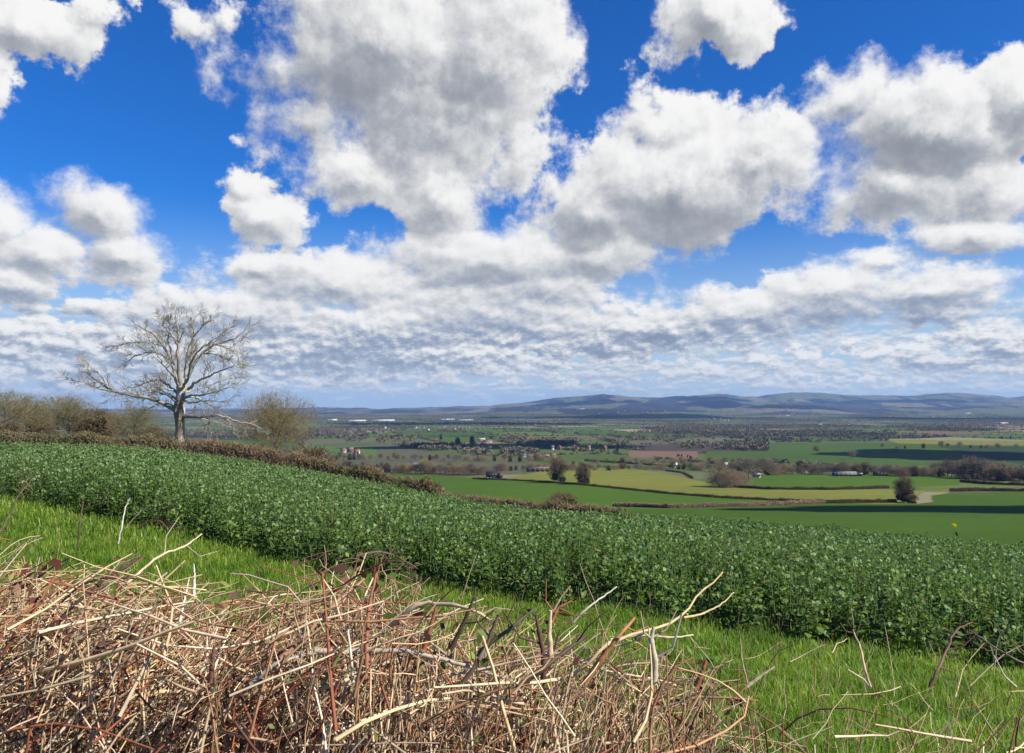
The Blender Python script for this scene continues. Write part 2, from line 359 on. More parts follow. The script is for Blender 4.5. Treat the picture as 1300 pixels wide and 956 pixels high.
def build_ground():
    us = np.concatenate([np.radians(np.linspace(-180, -48, 40))[:-1],
                         np.arctan(np.linspace(-1.1, -.68, 60))[:-1], np.arctan(np.linspace(-.68, .68, 900)),
                         np.arctan(np.linspace(.68, 1.1, 60))[1:], np.radians(np.linspace(48, 180, 40))[1:]])
    rs = np.exp(np.concatenate([np.linspace(math.log(.35), math.log(250), 330)[:-1], np.linspace(math.log(250), math.log(24000), 760)]))
    A, R = np.meshgrid(us, rs)
    # rings straight across the view inside the frame, round outside
    c = np.where(np.abs(A) < rad(47.8), 1/np.cos(A), 1/math.cos(rad(47.8)))
    R = R*c
    X = R*np.sin(A); Y = R*np.cos(A); Z = height(X, Y)
    nr, na = X.shape
    px, py = to_px(X, Y, Z)
    fid = field_id(X, Y); Cc = leaf_col[fid].copy()
    rho = R/c
    # far land: browner and more wooded
    hillc = np.array((.024,.022,.026))*(.55+1.1*fbm(X/300, Y/700, 5, 77, .65)[..., None])
    hillc = np.where((fbm(X/650, Y/1100, 4, 31) > .57)[..., None], np.array([.095,.10,.05]), hillc)
    hillc = np.where((fbm(X/500, Y/900, 4, 131) > .63)[..., None], np.array([.15,.12,.085]), hillc)
    Cc = np.where((rho > 8200)[..., None], hillc, Cc)
    wood = fbm(X/800, Y/500, 4, 91); near_plain = (rho > 1500) & (rho < 8200)
    Cc = np.where((near_plain & (wood > .625))[..., None], np.array(C_WOOD)*.9, Cc)
    # hillside we stand on: grass by default
    Cc = np.where((rho < 600)[..., None], np.array(C_DULL), Cc)
    m0 = rho < 150; Cc = np.where(m0[..., None], np.array((.10,.18,.022)), Cc)
    for col, d0, d1, poly in FIELDS:
        m = in_poly(px, py, poly) & (rho > d0) & (rho < d1)
        Cc = np.where(m[..., None], np.array(col), Cc)
    # earth bank and leaf litter on the left
    b = in_poly(px, py, [(-60,540),(40,540),(75,548),(160,556),(250,566),(160,571),(-60,571)]) & (rho > 78) & (rho < 240)
    Cc = np.where(b[..., None], np.array((.14,.075,.035))*(.7+.6*fbm(X/4, Y/4, 3, 8)[..., None]), Cc)
    # soil under the crop
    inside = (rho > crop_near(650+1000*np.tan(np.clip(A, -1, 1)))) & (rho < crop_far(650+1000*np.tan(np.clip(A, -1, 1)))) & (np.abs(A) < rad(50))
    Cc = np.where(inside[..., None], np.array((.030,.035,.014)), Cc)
    # leaf litter under the brambles
    lit = (rho < 3.4+.5*fbm(X, Y, 2, 3)) & (650+1000*np.tan(np.clip(A, -1, 1)) < 930)
    Cc = np.where(lit[..., None], np.array((.085,.055,.032)), Cc)
    me = bpy.data.meshes.new('ground')
    i = np.arange(nr*na).reshape(nr, na)
    q = np.stack([i[:-1, :-1], i[:-1, 1:], i[1:, 1:], i[1:, :-1]], -1).reshape(-1, 4)
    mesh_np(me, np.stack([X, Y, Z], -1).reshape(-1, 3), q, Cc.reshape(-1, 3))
    me.polygons.foreach_set('use_smooth', np.ones(len(me.polygons), bool))
    o = bpy.data.objects.new('ground', me); COL.objects.link(o); o['kind'] = 'structure'
    me.materials.append(mat_ground())
    return o

# ------------------------------------------------------------------ mesh helpers
def mesh_np(me, V, F, C=None):
    """V (n,3), F (m,k) all k-gons (or list of two such arrays), C (n,3) base colours"""
    Fs = F if isinstance(F, list) else [F]
    Fs = [f for f in Fs if len(f)]
    loops = np.concatenate([f.reshape(-1) for f in Fs]).astype(np.int32)
    tot = np.concatenate([np.full(len(f), f.shape[1], np.int32) for f in Fs])
    start = np.concatenate([[0], np.cumsum(tot)[:-1]]).astype(np.int32)
    me.vertices.add(len(V)); me.vertices.foreach_set('co', np.ascontiguousarray(V, np.float32).reshape(-1))
    me.loops.add(len(loops)); me.loops.foreach_set('vertex_index', loops)
    me.polygons.add(len(tot)); me.polygons.foreach_set('loop_start', start)
    try: me.polygons.foreach_set('loop_total', tot)
    except Exception: pass
    if C is not None:
        a = me.attributes.new('tone', 'FLOAT_COLOR', 'POINT')
        a.data.foreach_set('color', np.concatenate([C, np.ones((len(C), 1))], 1).astype(np.float32).reshape(-1))
    me.update(calc_edges=True)
class MB:
    """collects arrays of quads/tris with colours; links them as one mesh object"""
    def __init__(s): s.V = []; s.F = {3: [], 4: []}; s.C = []; s.n = 0
    def add(s, V, F, C):
        V = np.asarray(V, float).reshape(-1, 3); F = np.asarray(F)
        C = np.broadcast_to(np.asarray(C, float), V.shape)
        s.V.append(V); s.C.append(C); s.F[F.shape[1]].append(F+s.n); s.n += len(V); return s
    def mesh(s, name, mat):
        me = bpy.data.meshes.new(name)
        Fs = [np.concatenate(s.F[k]) for k in (4, 3) if s.F[k]]
        mesh_np(me, np.concatenate(s.V), Fs, np.concatenate(s.C))
        for m in (mat if isinstance(mat, (list, tuple)) else [mat]): me.materials.append(m)
        return me
    def build(s, name, mat, parent=None, smooth=False, loc=None):
        me = s.mesh(name, mat)
        if smooth: me.polygons.foreach_set('use_smooth', np.ones(len(me.polygons), bool))
        o = bpy.data.objects.new(name, me); COL.objects.link(o)
        if parent: o.parent = parent
        if loc is not None: o.location = loc
        return o
def sticks(P, R, sides=4):
    """P (N,S,3) centre lines, R (N,S) radii -> verts (N*S*sides,3), quads"""
    P = np.asarray(P, float); N, S, _ = P.shape
    T = np.gradient(P, axis=1); T /= np.linalg.norm(T, axis=2, keepdims=True)+1e-9
    m = P[:, -1]-P[:, 0]; m /= np.linalg.norm(m, axis=1, keepdims=True)+1e-9
    ref = np.where(np.abs(m[:, 2:3]) > .8, np.array([[1., .13, 0]]), np.array([[.1, 0, 1.]]))[:, None, :]
    A = np.cross(T, ref); A /= np.linalg.norm(A, axis=2, keepdims=True)+1e-9
    B = np.cross(T, A)
    th = np.arange(sides)*2*np.pi/sides
    V = P[:, :, None]+R[:, :, None, None]*(A[:, :, None]*np.cos(th)[:, None]+B[:, :, None]*np.sin(th)[:, None])
    i = np.arange(N*S*sides).reshape(N, S, sides); j = np.roll(i, -1, 2)
    q = np.stack([i[:, :-1], j[:, :-1], j[:, 1:], i[:, 1:]], -1).reshape(-1, 4)
    return V.reshape(-1, 3), q
def quads(Cn, A, B):
    """N flat quads: centre, half axis a, half axis b"""
    V = np.stack([Cn-A-B, Cn+A-B, Cn+A+B, Cn-A+B], 1)
    return V.reshape(-1, 3), np.arange(len(Cn)*4).reshape(-1, 4)
def rdir(n, rng=RNG):
    v = rng.normal(size=(n, 3)); return v/np.linalg.norm(v, axis=1, keepdims=True)
def tag(o, label=None, cat=None, group=None, kind=None):
    if label: o['label'] = label
    if cat: o['category'] = cat
    if group: o['group'] = group
    if kind: o['kind'] = kind
    return o
def empty(name, loc, rz=0):
    o = bpy.data.objects.new(name, None); COL.objects.link(o); o.location = loc; o.rotation_euler = (0, 0, rz); o.empty_display_size = .3
    return o
def copy_tree(o, parent=None):
    c = o.copy(); COL.objects.link(c); c.parent = parent
    for ch in list(o.children): copy_tree(ch, c)
    return c

# ------------------------------------------------------------------ materials
def new_mat(name):
    m = bpy.data.materials.new(name); m.use_nodes = True; t = NT(m.node_tree)
    b = m.node_tree.nodes['Principled BSDF']; b.inputs['Roughness'].default_value = .8; b.inputs['Specular IOR Level'].default_value = .25
    return m, t, b
def attr(t, name='tone'):
    n = t.n.new('ShaderNodeAttribute'); n.attribute_name = name; return n.outputs['Color']
def mat_tone(name, rough=.8, spec=.25, nscale=None, namt=.25, bump=0, bscale=40, trans=0.0, coords='Object'):
    m, t, b = new_mat(name); c = attr(t)
    if nscale:
        tc = t.n.new('ShaderNodeTexCoord'); f, _ = t.noise(tc.outputs[coords], nscale, 5, .6)
        c = t.mix(1.0, c, t.mix(f, (1-namt*1.6,)*3, (1+namt*1.6,)*3), 'MULTIPLY')
        if bump:
            f2, _ = t.noise(tc.outputs[coords], bscale, 6, .65); bp = t.n.new('ShaderNodeBump'); bp.inputs['Strength'].default_value = bump; bp.inputs['Distance'].default_value = .02
            t.l.new(f2, bp.inputs['Height']); t.l.new(bp.outputs[0], b.inputs['Normal'])
    t.l.new(c, b.inputs['Base Color']); b.inputs['Roughness'].default_value = rough; b.inputs['Specular IOR Level'].default_value = spec
    if trans:
        tr = t.n.new('ShaderNodeBsdfTranslucent'); t.l.new(t.mix(1.0, c, (1.2, 1.35, .5), 'MULTIPLY'), tr.inputs[0])
        ms = t.n.new('ShaderNodeMixShader'); ms.inputs[0].default_value = trans
        t.l.new(b.outputs[0], ms.inputs[1]); t.l.new(tr.outputs[0], ms.inputs[2])
        t.l.new(ms.outputs[0], m.node_tree.nodes['Material Output'].inputs[0])
    return m
def mat_ground():
    m, t, b = new_mat('ground'); c = attr(t)
    g = t.n.new('ShaderNodeNewGeometry'); P = g.outputs['Position']
    f1, _ = t.noise(P, .004, 8, .7); f2, _ = t.noise(P, .35, 6, .7); f3, _ = t.noise(P, 6.0, 5, .7)
    c = t.mix(1.0, c, t.mix(f1, (.72,)*3, (1.28, 1.28, 1.28)), 'MULTIPLY')
    c = t.mix(1.0, c, t.mix(f2, (.70, .74, .7), (1.30, 1.26, 1.3)), 'MULTIPLY')
    c = t.mix(1.0, c, t.mix(f3, (.6, .6, .6), (1.4, 1.4, 1.4)), 'MULTIPLY')
    # drill rows and wheelings, running with the fields
    mp = t.n.new('ShaderNodeMapping'); mp.inputs['Rotation'].default_value = (0, 0, -rad(62)); mp.inputs['Scale'].default_value = (.006, .22, 1); t.l.new(P, mp.inputs['Vector'])
    f5, _ = t.noise(mp.outputs[0], 1.0, 4, .6); f6, _ = t.noise(P, .03, 6, .6)
    c = t.mix(1.0, c, t.mix(f5, (.66, .70, .7), (1.34, 1.30, 1.3)), 'MULTIPLY')
    c = t.mix(1.0, c, t.mix(f6, (.78, .84, .8), (1.24, 1.18, 1.2)), 'MULTIPLY')
    t.l.new(c, b.inputs['Base Color']); b.inputs['Roughness'].default_value = .95; b.inputs['Specular IOR Level'].default_value = .05
    bp = t.n.new('ShaderNodeBump'); bp.inputs['Strength'].default_value = .5; bp.inputs['Distance'].default_value = .15
    f4, _ = t.noise(P, 2.5, 6, .7); t.l.new(f4, bp.inputs['Height']); t.l.new(bp.outputs[0], b.inputs['Normal'])
    return m
# ------------------------------------------------------------------ branching
class Grower:
    """collects branches as 7-point centre lines, then turns them into tapered tubes"""
    def __init__(s, seed): s.r = random.Random(seed); s.P = []; s.R = []; s.L = []
    def line(s, pts, r0, r1, lvl):
        pts = np.array(pts, float); t = np.linspace(0, 1, len(pts)); T = np.linspace(0, 1, 7)
        s.P.append(np.stack([np.interp(T, t, pts[:, k]) for k in range(3)], 1)); s.R.append(r0+(r1-r0)*T**.8); s.L.append(lvl)
        return s.P[-1]
    def grow(s, p, d, length, r, lvl, cfg):
        g = cfg[lvl]; rr = s.r; pts = [np.array(p, float)]; d = np.array(d, float); d /= np.linalg.norm(d); dirs = [d]
        for i in range(6):
            d = d+np.array([rr.gauss(0, 1), rr.gauss(0, 1), rr.gauss(0, 1)])*g['gnarl']+np.array([0, 0, g['up']])
            d /= np.linalg.norm(d); pts.append(pts[-1]+d*length/6); dirs.append(d)
        r1 = max(r*g['tip'], cfg['rmin'])
        s.line(pts, r, r1, lvl)
        s.kids(pts, dirs, length, r, r1, lvl, cfg)
    def kids(s, pts, dirs, length, r, r1, lvl, cfg, t0=None):
        g = cfg[lvl]; rr = s.r
        if lvl+1 >= cfg['levels']: return
        n = g['kids'] if isinstance(g['kids'], int) else rr.randint(*g['kids'])
        side = rr.uniform(0, 6.28)
        for k in range(n):
            t = (g.get('t0', .25) if t0 is None else t0)+(1-(g.get('t0', .25) if t0 is None else t0))*(k+rr.uniform(.2, .9))/n
            if k == n-1: t = .98
            f = t*(len(pts)-1); i = min(int(f), len(pts)-2); q = np.array(pts[i])*(1-(f-i))+np.array(pts[i+1])*(f-i); dd = np.array(dirs[min(i, len(dirs)-1)])
            side += 2.4+rr.uniform(-.5, .5)
            a = np.cross(dd, [0, 0, 1.0]); a = a/(np.linalg.norm(a)+1e-6) if np.linalg.norm(a) > .1 else np.array([1., 0, 0]); b = np.cross(dd, a)
            sd = a*math.cos(side)+b*math.sin(side); ang = rad(rr.uniform(*g['ang'])); 
            if k == n-1: ang *= .4
            nd = dd*math.cos(ang)+sd*math.sin(ang)
            L = length*rr.uniform(*g['ratio'])*(1.15-.45*t)
            rk = max((r*(1-t)+r1*t)*rr.uniform(.5, .78), cfg['rmin'])
            s.grow(q, nd, L, rk, lvl+1, cfg)
    def mesh(s, mb, cols, sides=(8, 6, 5, 4, 3, 3, 3), jit=.15, only=None):
        rng = np.random.default_rng(5); L = np.array(s.L)
        for lv in sorted(set(s.L)):
            if only is not None and lv not in only: continue
            i = np.where(L == lv)[0]; P = np.array([s.P[k] for k in i]); R = np.array([s.R[k] for k in i])
            sd = sides[min(lv, len(sides)-1)]
            V, q = sticks(P, R, sd); c = np.array(cols[min(lv, len(cols)-1)])*(1+rng.uniform(-jit, jit, (len(i), 1)))
            mb.add(V, q, np.repeat(c, 7*sd, 0))

M_bark = mat_tone('bark', .85, .15, 3.0, .45, bump=.7, bscale=14)
M_twig = mat_tone('twigs', .85, .12)
M_dead = mat_tone('dead_wood', .7, .25, 1.6, .35, bump=.8, bscale=9)
M_leaf = mat_tone('foliage', .6, .3, trans=.2)
M_scrub = mat_tone('scrub', .9, .08)

# ------------------------------------------------------------------ the dead tree in the hedge, limb by limb
def dead_tree():
    D = 84.0
    cx0, cy0 = 0, 380; k = 450/1300
    bx, bz = at(229, 572, D)[0], None
    x0 = at(228, 570, D)[0]; base = np.array([x0, D, gz(x0, D)-.1])
    def p(cx, cyy, dy=0.0): q = at(cx*k, cy0+cyy*k, D+dy); return q-base
    G = Grower(21); r = G.r
    cfg = {'levels': 5, 'rmin': .014,
      0: dict(gnarl=.1, up=0, tip=.6, kids=4, ang=(30, 60), ratio=(.3, .5)),
      1: dict(gnarl=.16, up=.02, tip=.35, kids=(5, 7), ang=(25, 60), ratio=(.4, .6), t0=.2),
      2: dict(gnarl=.13, up=.03, tip=.35, kids=(5, 7), ang=(22, 55), ratio=(.5, .78), t0=.12),
      3: dict(gnarl=.13, up=.02, tip=.4, kids=(4, 5), ang=(20, 50), ratio=(.5, .78), t0=.15),
      4: dict(gnarl=.14, up=.02, tip=.5, kids=(1, 2), ang=(20, 48), ratio=(.5, .85), t0=.15),
      5: dict(gnarl=.14, up=0, tip=.6, kids=0, ang=(20, 40), ratio=(.5, .8))}
    trunk = MB(); T = Grower(3)
    def smooth(pts, n=25):
        pts = np.array(pts); t = np.arange(len(pts)); T_ = np.linspace(0, len(pts)-1, n)
        from_ = np.stack([np.interp(T_, t, pts[:, j]) for j in range(3)], 1)
        for _ in range(2): from_[1:-1] = (from_[:-2]+2*from_[1:-1]+from_[2:])/4
        return from_
    def limb(pts, r0, r1, sub=True, nkids=9, kl=1.7, t0=.25, lvl=1, droop=0.0):
        c = smooth(pts); n = len(c)
        c[1:-1] += np.array([[r.gauss(0, .045) for _ in range(3)] for _ in range(n-2)])
        R = (r0+(r1-r0)*np.linspace(0, 1, n)**.85)*(1+np.array([r.uniform(-.09, .09) for _ in range(n)]))
        V, q = sticks(c[None], R[None], 10); trunk_c = np.array((.33, .305, .265)) if r0 < .24 else np.array((.29, .245, .20))
        mbs.add(V, q, trunk_c)
        if sub:
            L = np.linalg.norm(np.diff(c, axis=0), axis=1).sum()
            nkids = max(4, int(nkids*.78))
            for i in range(nkids):
                t = t0+(1-t0)*(i+r.uniform(.1, .9))/nkids
                j = min(int(t*(n-1)), n-2); d = c[j+1]-c[j]; d = d/np.linalg.norm(d)
                v = np.array([r.gauss(0, 1), r.gauss(0, .9), r.gauss(.15-droop, .75)]); v -= d*np.dot(v, d); v /= np.linalg.norm(v)
                a = rad(r.uniform(30, 65)); nd = d*math.cos(a)+v*math.sin(a)
                rr_ = max(R[j]*r.uniform(.3, .5), .03)
                G.grow(c[j], nd, kl*r.uniform(.6, 1.25)*(1.2-.55*t), rr_, 2, cfg)
            d = c[-1]-c[-2]; G.grow(c[-1], d, kl*.9, r1, 2, cfg)
        return c
    mbs = MB()
    # trunk with a flared, slightly twisted foot
    tr = smooth([p(661, 562), p(660, 540), p(660, 505), p(661, 470), p(658, 430), p(656, 400), p(661, 370), p(663, 345), p(660, 320)], 40)
    tr[0] = np.array([0, 0, -.3])
    h = tr[:, 2]; R = np.interp(h, [-.3, .3, 1.0, 2.2, 4.3, 5.2, 6.2, 8], [.85, .62, .50, .45, .47, .58, .50, .36])
    V, q = sticks(tr[None], R[None], 20); V = V.reshape(40, 20, 3); th = np.arange(20)/20*2*np.pi
    lob = 1+.09*np.sin(3*th+.6)[None]+.05*np.sin(7*th)[None]+.10*(vnoise(np.tile(th*2.2, (40, 1)), np.repeat(h[:, None]*1.1, 20, 1), 3)-.5)
    V = tr[:, None]+(V-tr[:, None])*lob[..., None]
    cc = np.array((.24, .165, .115))*(.75+.6*fbm(np.tile(th*1.3, (40, 1)), np.repeat(h[:, None]*.8, 20, 1), 3, 2))[..., None]
    pale = fbm(np.tile(np.cos(th)*2, (40, 1)), np.repeat(h[:, None]*.35, 20, 1), 3, 6)[..., None]
    cc = np.where(pale > .46, np.array((.46, .41, .34)), cc)
    trunkm = MB().add(V.reshape(-1, 3), q, cc.reshape(-1, 3))
    root = empty('dead_tree', tuple(base)); tag(root, 'tall leafless dead tree with silvery bark and wide spreading limbs behind the hedge', 'tree')
    trunkm.build('trunk', M_dead, root, smooth=True)
    mbs = MB()
    # low long limb reaching left, low broken limb to the right, then the rising stems
    limb([p(650, 410), p(625, 398), p(600, 382, -.6), p(545, 362, -1.2), p(470, 351, -1.6), p(430, 342, -1.7), p(395, 325, -2), p(355, 296, -2), p(330, 278, -2)], .27, .07, nkids=12, kl=1.9, t0=.3)
    limb([p(430, 342, -1.7), p(380, 330, -1.5), p(345, 322, -1), p(300, 300, -1), p(265, 298, -1)], .10, .04, nkids=7, kl=1.3)
    limb([p(395, 325, -2), p(370, 280, -2.2), p(352, 262, -2.4), p(325, 240, -2.5)], .09, .04, nkids=6, kl=1.2)
    limb([p(665, 430), p(700, 428, -.5), p(745, 432, -1), p(790, 424, -1), p(825, 432, -1), p(870, 448, -1), p(915, 455, -1), p(945, 468, -1)], .24, .05, nkids=10, kl=1.5, droop=.8)
    limb([p(770, 428, -1), p(768, 450, -1.2), p(762, 470, -1.2), p(775, 492, -1.2)], .07, .03, nkids=4, kl=.8, droop=.8)
    limb([p(845, 440, -1), p(860, 465, -1), p(850, 485, -.8), p(870, 505, -.8)], .06, .025, nkids=5, kl=.8, droop=.8)
    limb([p(660, 345), p(652, 305), p(640, 262, .5), p(628, 222, .8), p(600, 172, 1), p(572, 136, 1.3), p(545, 118, 1.5), p(520, 105, 1.5)], .27, .05, nkids=11, kl=1.7, t0=.35)
    limb([p(628, 225, .8), p(590, 200, .5), p(545, 192, 0), p(500, 205, -.4), p(470, 225, -.6)], .12, .04, nkids=8, kl=1.5)
    limb([p(600, 172, 1), p(560, 160, .6), p(510, 158, .3), p(460, 162, 0), p(425, 170, 0)], .12, .04, nkids=8, kl=1.5)
    limb([p(662, 320), p(657, 270, -.5), p(655, 220, -.8), p(652, 165, -1), p(655, 130, -1), p(647, 90, -1.2), p(643, 66, -1.2)], .26, .05, nkids=11, kl=1.6, t0=.35)
    limb([p(652, 165, -1), p(625, 125, -1.4), p(602, 100, -1.8), p(588, 80, -2)], .12, .04, nkids=7, kl=1.25)
    limb([p(668, 350), p(682, 310, .8), p(690, 280, 1), p(712, 235, 1.2), p(742, 195, 1.2), p(790, 165, 1), p(845, 150, .8), p(885, 125, .8)], .27, .05, nkids=12, kl=2.0, t0=.35)
    limb([p(742, 195, 1.2), p(775, 175, 2), p(800, 140, 2.5), p(835, 112, 3)], .12, .04, nkids=7, kl=1.6)
    limb([p(680, 290, .6), p(684, 240, .2), p(690, 185, 0), p(715, 130, -.2), p(708, 98, -.2), p(715, 70, -.2)], .20, .04, nkids=9, kl=1.5, t0=.3)
    limb([p(672, 362), p(700, 352, -1), p(745, 350, -2), p(795, 338, -2.6), p(845, 322, -3)], .17, .04, nkids=9, kl=1.6, t0=.3)
    limb([p(690, 330), p(715, 305, -1), p(752, 290, -1.6), p(800, 265, -2), p(850, 245, -2.4), p(880, 250, -2.5)], .17, .04, nkids=10, kl=1.7, t0=.3)
    limb([p(690, 355), p(730, 362, 1), p(765, 385, 1.6), p(800, 405, 2)], .12, .035, nkids=6, kl=1.2, droop=.4)
    limb([p(650, 345), p(622, 318, 1), p(585, 296, 1.6), p(545, 300, 2), p(505, 318, 2.2)], .16, .04, nkids=9, kl=1.5, t0=.3)
    limb([p(650, 365), p(620, 352, 2.5), p(590, 330, 4), p(560, 300, 5)], .15, .04, nkids=8, kl=1.6, t0=.3)
    limb([p(664, 335), p(660, 300, 2.5), p(650, 250, 4.5), p(672, 190, 5.5), p(690, 140, 6)], .18, .04, nkids=10, kl=1.8, t0=.3)
    limb([p(664, 335), p(690, 290, -2.5), p(700, 230, -4), p(735, 180, -5), p(780, 150, -5.5)], .17, .04, nkids=10, kl=1.8, t0=.3)
    limb([p(664, 335), p(640, 285, -2.5), p(600, 240, -4), p(570, 190, -5), p(548, 150, -5.5)], .17, .04, nkids=10, kl=1.8, t0=.3)
    limb([p(790, 165, 1), p(830, 175, .5), p(870, 205, 0), p(885, 240, 0)], .09, .03, nkids=7, kl=1.2, droop=.5)
    limb([p(735, 200, 1.2), p(790, 200, 2), p(830, 215, 2), p(860, 240, 2.4)], .10, .03, nkids=7, kl=1.3, droop=.3)
    limb([p(655, 400), p(625, 385, 1.5), p(590, 378, 2.5), p(555, 395, 3)], .11, .03, nkids=8, kl=1.2, droop=.3)
    limb([p(655, 380), p(610, 350, -2), p(570, 335, -3.2), p(520, 345, -4), p(480, 360, -4)], .13, .03, nkids=10, kl=1.4)
    limb([p(652, 340), p(600, 325, -.5), p(560, 345, -.6), p(520, 372, -.6)], .10, .03, nkids=8, kl=1.2, droop=.3)
    limb([p(668, 370), p(705, 380, -2), p(740, 372, -3), p(790, 375, -4), p(830, 372, -4.5)], .12, .03, nkids=9, kl=1.4)
    limb([p(668, 345), p(720, 330, 2), p(770, 318, 3), p(820, 295, 3.6), p(850, 290, 4)], .13, .03, nkids=10, kl=1.5)
    limb([p(700, 428, -.5), p(745, 440, .4), p(800, 452, 1), p(845, 470, 1.4)], .08, .025, nkids=7, kl=1.0, droop=.8)
    limb([p(640, 240, .2), p(615, 150, -1), p(625, 90, -1.5), p(612, 62, -1.6)], .12, .03, nkids=9, kl=1.4)
    limb([p(715, 135, -.2), p(745, 95, -.4), p(775, 75, -.5)], .09, .03, nkids=7, kl=1.3)
    mbs.build('limbs', M_dead, root, smooth=True)
    tw = MB(); G.mesh(tw, [(.33, .305, .265), (.33, .305, .265), (.31, .285, .24), (.30, .27, .22), (.25, .215, .165), (.22, .185, .135)], sides=(6, 6, 5, 4, 3, 3), jit=.55)
    tw.build('branches', M_dead, root, smooth=True)
    return root

# ------------------------------------------------------------------ winter trees
def winter_tree_mesh(seed, H, W, twigcol, barkcol, levels=5, fork=.22, rmin=.02, dense=1.0, oval=1.0, fuzz=3000, low=.12, lump=(.62, .72)):
    """bare broadleaved tree of height H and crown width W: returns (trunk MB, crown MB)"""
    g = Grower(seed); r = g.r; th = H*fork; R0 = H*.024
    cfg = {'levels': levels, 'rmin': rmin,
      1: dict(gnarl=.13, up=.0, tip=.3, kids=int(6*dense), ang=(25, 60), ratio=(.42, .62), t0=.22),
      2: dict(gnarl=.16, up=.01, tip=.35, kids=int(6*dense), ang=(25, 60), ratio=(.42, .64), t0=.15),
      3: dict(gnarl=.18, up=.04, tip=.5, kids=int(5*dense), ang=(25, 60), ratio=(.45, .7), t0=.1),
      4: dict(gnarl=.2, up=.03, tip=.6, kids=int(4*dense), ang=(25, 60), ratio=(.5, .8), t0=.1),
      5: dict(gnarl=.2, up=.02, tip=.7, kids=0, ang=(25, 60), ratio=(.5, .8))}
    tr = MB(); pts = np.array([[0, 0, -.3], [0, 0, th*.3], [r.gauss(0, .1), r.gauss(0, .1), th], [r.gauss(0, .3), r.gauss(0, .3), H*.5], [r.gauss(0, .4), r.gauss(0, .4), H*.72]])
    t = np.linspace(0, 4, 14); c = np.stack([np.interp(t, range(5), pts[:, k]) for k in range(3)], 1)
    R = np.interp(c[:, 2], [-.3, .4, th, H*.5, H*.72], [R0*1.5, R0*1.05, R0*.85, R0*.45, R0*.2])
    V, q = sticks(c[None], R[None], 8); tr.add(V, q, barkcol)
    n = 11
    for i in range(n):
        t = (i+.5)/n; z = th+(H*.66-th)*t; az = i*2.4+r.uniform(-.4, .4)
        base = np.array([np.interp(z, c[:, 2], c[:, 0]), np.interp(z, c[:, 2], c[:, 1]), z])
        elv = rad(8+62*t+r.uniform(-8, 8)); d = [math.cos(az)*math.cos(elv), math.sin(az)*math.cos(elv), math.sin(elv)]
        reach = math.hypot((W*.5)*math.cos(elv), (H-z)*math.sin(elv))*.74*r.uniform(.85, 1.1)
        g.grow(base, d, reach, R0*(.5-.25*t), 1, cfg)
    cr = MB(); g.mesh(cr, [barkcol, barkcol, tuple(np.array(barkcol)*.5+np.array(twigcol)*.5), twigcol, twigcol, twigcol], sides=(6, 5, 4, 3, 3, 3))
    # no limb reaches beyond the uneven outline of the crown
    ce = np.array([0, 0, H*(.5+low*.5)]); hf = H*(.5-low*.5)
    for a in range(len(cr.V)):
        q = (cr.V[a]-ce)/np.array([W*.5, W*.5, hf]); r_ = np.linalg.norm(q, axis=1)+1e-6; dd = q/r_[:, None]
        lim = (lump[0]+lump[1]*fbm(dd[:, 0]*2.6+seed, dd[:, 2]*2.6+dd[:, 1]*2.1, 4, seed % 97))*1.03; over = r_ > lim*.8
        k_ = np.where(over, (lim*.8+lim*.22*np.tanh((r_-lim*.8)/(lim*.5)))/r_, 1.0); k_ = np.where((q[:, 2] < -.3) & (r_ < 1.25), 1.0, k_)
        cr.V[a] = ce+(cr.V[a]-ce)*k_[:, None]
    # outermost twigs, filling the crown
    rng = np.random.default_rng(seed+5); d = rdir(fuzz, rng); rr = rng.uniform(.05, 1, fuzz)**.55
    lump = lump[0]+lump[1]*fbm(d[:, 0]*2.6+seed, d[:, 2]*2.6+d[:, 1]*2.1, 4, seed % 97)
    keep = fbm(d[:, 0]*4+rr*2, d[:, 2]*4+d[:, 1]*4, 3, seed % 89) > .40
    C = np.stack([d[:, 0]*W*.5, d[:, 1]*W*.5, H*(.5+low*.5)+d[:, 2]*H*(.5-low*.5)], 1); ctr = np.array([0, 0, H*(.5+low*.5)])
    C = ctr+(C-ctr)*(rr*lump)[:, None]; C[:, 2] = np.maximum(C[:, 2], .3); C = C[keep]; o = C-np.array([0, 0, H*.25]); o /= np.linalg.norm(o, axis=1, keepdims=True); D = o+rdir(len(C), rng)*1.0; D /= np.linalg.norm(D, axis=1, keepdims=True)
    L = rng.uniform(.035, .09, (len(C), 1))*H; m = C+D*L*.5+rng.normal(0, .012*H, C.shape); e = C+D*L+np.array([0, 0, .01*H])
    V, q = sticks(np.stack([C, m, e], 1), np.tile([rmin*1.1, rmin*.9, rmin*.6], (len(C), 1)), 3)
    cr.add(V, q, np.repeat(np.array(twigcol)*rng.uniform(.7, 1.35, (len(C), 1)), 9, 0))
    return tr, cr
def leafy(mb, n, ctr, rad3, size, col, jit=.3, rng=RNG, hollow=.55):
    """leaf-sized faces spread through an uneven ellipsoid"""
    d = rdir(n, rng); rr = rng.uniform(hollow, 1, n)**.6
    lump = .78+.5*fbm(d[:, 0]*2.2+ctr[0], d[:, 2]*2.2+d[:, 1]*1.7+ctr[1], 3, 3)
    P = np.array(ctr)+d*rr[:, None]*lump[:, None]*np.array(rad3)
    a = rdir(n, rng); b = np.cross(a, rdir(n, rng)); b /= np.linalg.norm(b, axis=1, keepdims=True)
    s = size*rng.uniform(.6, 1.4, (n, 1)); V, q = quads(P, a*s, b*s*.55)
    c = np.array(col)*(1+rng.uniform(-jit, jit, (n, 1))); mb.add(V, q, np.repeat(c, 4, 0))

